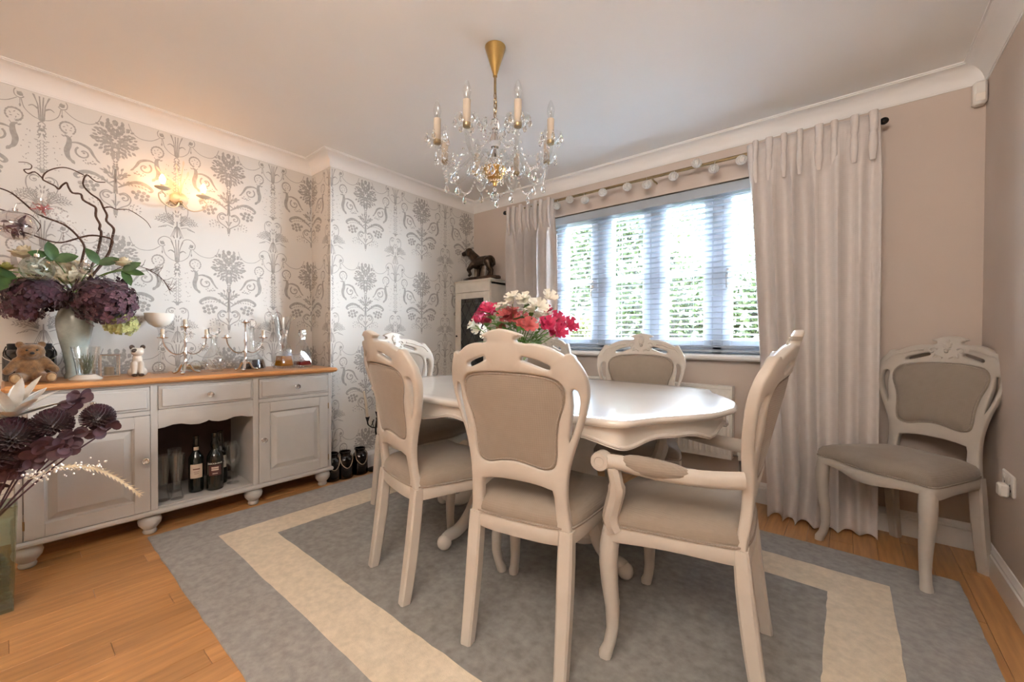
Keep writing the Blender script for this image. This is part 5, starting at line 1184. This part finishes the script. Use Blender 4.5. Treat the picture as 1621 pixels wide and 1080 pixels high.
def euca(label,pts,seed,r=.020):
    t,e=fstem('eucalyptus_stem',label,'foliage','burgundy eucalyptus in the floor vase',pts[-1]); rn=random.Random(seed); P=smooth_path([Vector(p)-FM for p in pts],4); MB().tube(P,.0018,5).build('twig',M['burgleaf'],t)
    for k in range(1,len(P)):
        for sg in (-1,1):
            c=P[k]; d=Vector((rn.uniform(-.4,.6),sg*rn.uniform(.4,1),rn.uniform(-.5,.9))).normalized(); rr=r*rn.uniform(.7,1.15)
            nrm=Vector((1,rn.gauss(0,.5),rn.gauss(0,.5))); nrm=(nrm-d*nrm.dot(d)).normalized(); s=d.cross(nrm); q=MB(); cc=c+d*rr*1.2
            q.add([cc+(d*cos(a)+s*sin(a))*rr for a in [2*pi*i/12 for i in range(12)]]+[cc-nrm*rr*.15],[(i,(i+1)%12,12) for i in range(12)]); q.tube([c,cc-d*rr*.8],.0009,4); q.build('leaf',M['burgleaf'],t,angle=80)
euca('burgundy eucalyptus rising above the drawer front',[(-2.44,.03,.60),(-2.40,.11,.70),(-2.38,.17,.77),(-2.37,.19,.815)],1)
euca('burgundy eucalyptus spreading across the cabinet door',[(-2.44,.03,.55),(-2.38,.10,.62),(-2.36,.19,.655),(-2.35,.27,.665)],2,.022)
euca('burgundy eucalyptus drooping low over the vase rim',[(-2.46,.0,.50),(-2.40,.06,.57),(-2.37,.12,.61),(-2.36,.16,.60)],3,.022)
euca('burgundy eucalyptus standing upright in the vase mouth',[(-2.49,-.04,.45),(-2.46,-.01,.52),(-2.43,.02,.56)],4,.02)
t,e=fstem('feather_spray','cream feathery spray with clear beads drooping over the cabinet door','decoration',None,(-2.36,.11,.535),.02); q=MB()
P=smooth_path([Vector(p)-FM for p in ((-2.40,.05,.50),(-2.36,.13,.535),(-2.33,.21,.52),(-2.31,.28,.465),(-2.30,.345,.385))],6)
q.tube(P,.0014,5)
for k in range(6,len(P)):
    for sg in (-1,1):
        for w in (.25,.8): tdir=(P[min(k+1,len(P)-1)]-P[k-1]).normalized(); d=(tdir+Vector((.1,.3*sg*w,sg*w))).normalized(); q.petal(P[k],d,(1,0,0),.022,.004,0,2)
o=q.build('fronds',M['cream_petal'],t); o['kind']='stuff'
q=MB(); rn=random.Random(9)
for k in range(90): p=P[rn.randrange(0,15)]; q.ball(p+Vector((rn.gauss(0,.02),rn.gauss(0,.02),rn.gauss(0,.016))),rn.choice((.003,.004,.0055)),6,4)
o=q.build('clear_beads',M['pearl'],t); o['kind']='stuff'

# ================================================================== FLOWERS ON THE TABLE
TV=Vector((-1.29,1.615,TZ+.0005))
t=thing('table_vase','clear glass vase of water in the middle of the dining table','vase',TV)
MB().lathe([(0,0),(.048,0),(.052,.006),(.046,.03),(.05,.10),(.066,.16),(.075,.185),(.073,.185),(.047,.10),(.043,.03),(0,.012)],(0,0,0),26,capt=False).build('vase_body',M['glass'],t)
ALS=[('w', -1.558, 1.6, 1.108),('p', -1.539, 1.652, 1.116),('p', -1.397, 1.53, 1.174),('p', -1.438, 1.64, 1.181),('w', -1.349, 1.616, 1.181),('w', -1.25, 1.539, 1.207),('w', -1.27, 1.666, 1.216),('w', -1.141, 1.573, 1.187),('w', -1.134, 1.57, 1.141),('p', -1.146, 1.667, 1.159),('c', -1.269, 1.541, 1.133),('c', -1.268, 1.612, 1.136),('c', -1.382, 1.644, 1.095),('c', -1.17, 1.53, 1.088),('w', -1.133, 1.649, 1.113),('p', -1.047, 1.604, 1.124),('p', -0.994, 1.545, 1.065),('p', -1.093, 1.669, 1.096)]
NM={'w':('white','white_petal'),'p':('magenta','pink_petal'),'c':('coral','coral_petal')}
cnt={}; base=Vector((0,0,.12))
for i,(c,x,y,z) in enumerate(ALS):
    col,mk=NM[c]; cnt[c]=cnt.get(c,0)+1
    t=thing('alstroemeria',f'{col} alstroemeria bloom on a green stem in the table vase','flower',TV,0,f'{col} alstroemeria in the table vase'); e=Vector((x,y,z))-TV; rn=random.Random(i)
    out=Vector((e.x,e.y,0)); P=smooth_path([Vector((-out.x*.12,-out.y*.12,.02)),base+out*.12,base+out*.55+Vector((0,0,(e.z-.12)*.6)),e],4); MB().tube(P,.0022,5).build('stem',M['stem'],t)
    d0=(P[-1]-P[-3]).normalized()
    for b in range(3):
        dd=(d0*.5+Vector((out.x*1.8+rn.gauss(0,.4),out.y*1.8-.35+rn.gauss(0,.3),.35+rn.gauss(0,.2)))).normalized(); c0=e+Vector((rn.gauss(0,.014),rn.gauss(0,.014),rn.gauss(0,.012)))*b*1.3
        u=dd.cross(Vector((.2,.1,1))).normalized(); v=dd.cross(u); q=MB()
        for k in range(6):
            a=k*pi/3+rn.uniform(-.1,.1); r=u*cos(a)+v*sin(a); q.petal(c0,(dd*.75+r*(.62 if k%2 else .5)),dd*.6-r*.8,.047,.036 if k%2 else .028,.30,5,.35,.5)
        for k in range(5): a=k*1.25; r=u*cos(a)+v*sin(a); q.tube([c0,c0+dd*.02+r*.004,c0+dd*.038+r*.008],.0007,4)
        q.build('bloom',M[mk],t,angle=80)
    for k in range(9):
        p=P[rn.randrange(7,len(P)-1)]; a=rn.uniform(0,6.3); d=Vector((cos(a),sin(a)-.2,.55)); MB().petal(p,d,(0,0,1),.095*rn.uniform(.7,1.2),.024,.3,5,.2).build('leaf',M['green'],t,angle=80)
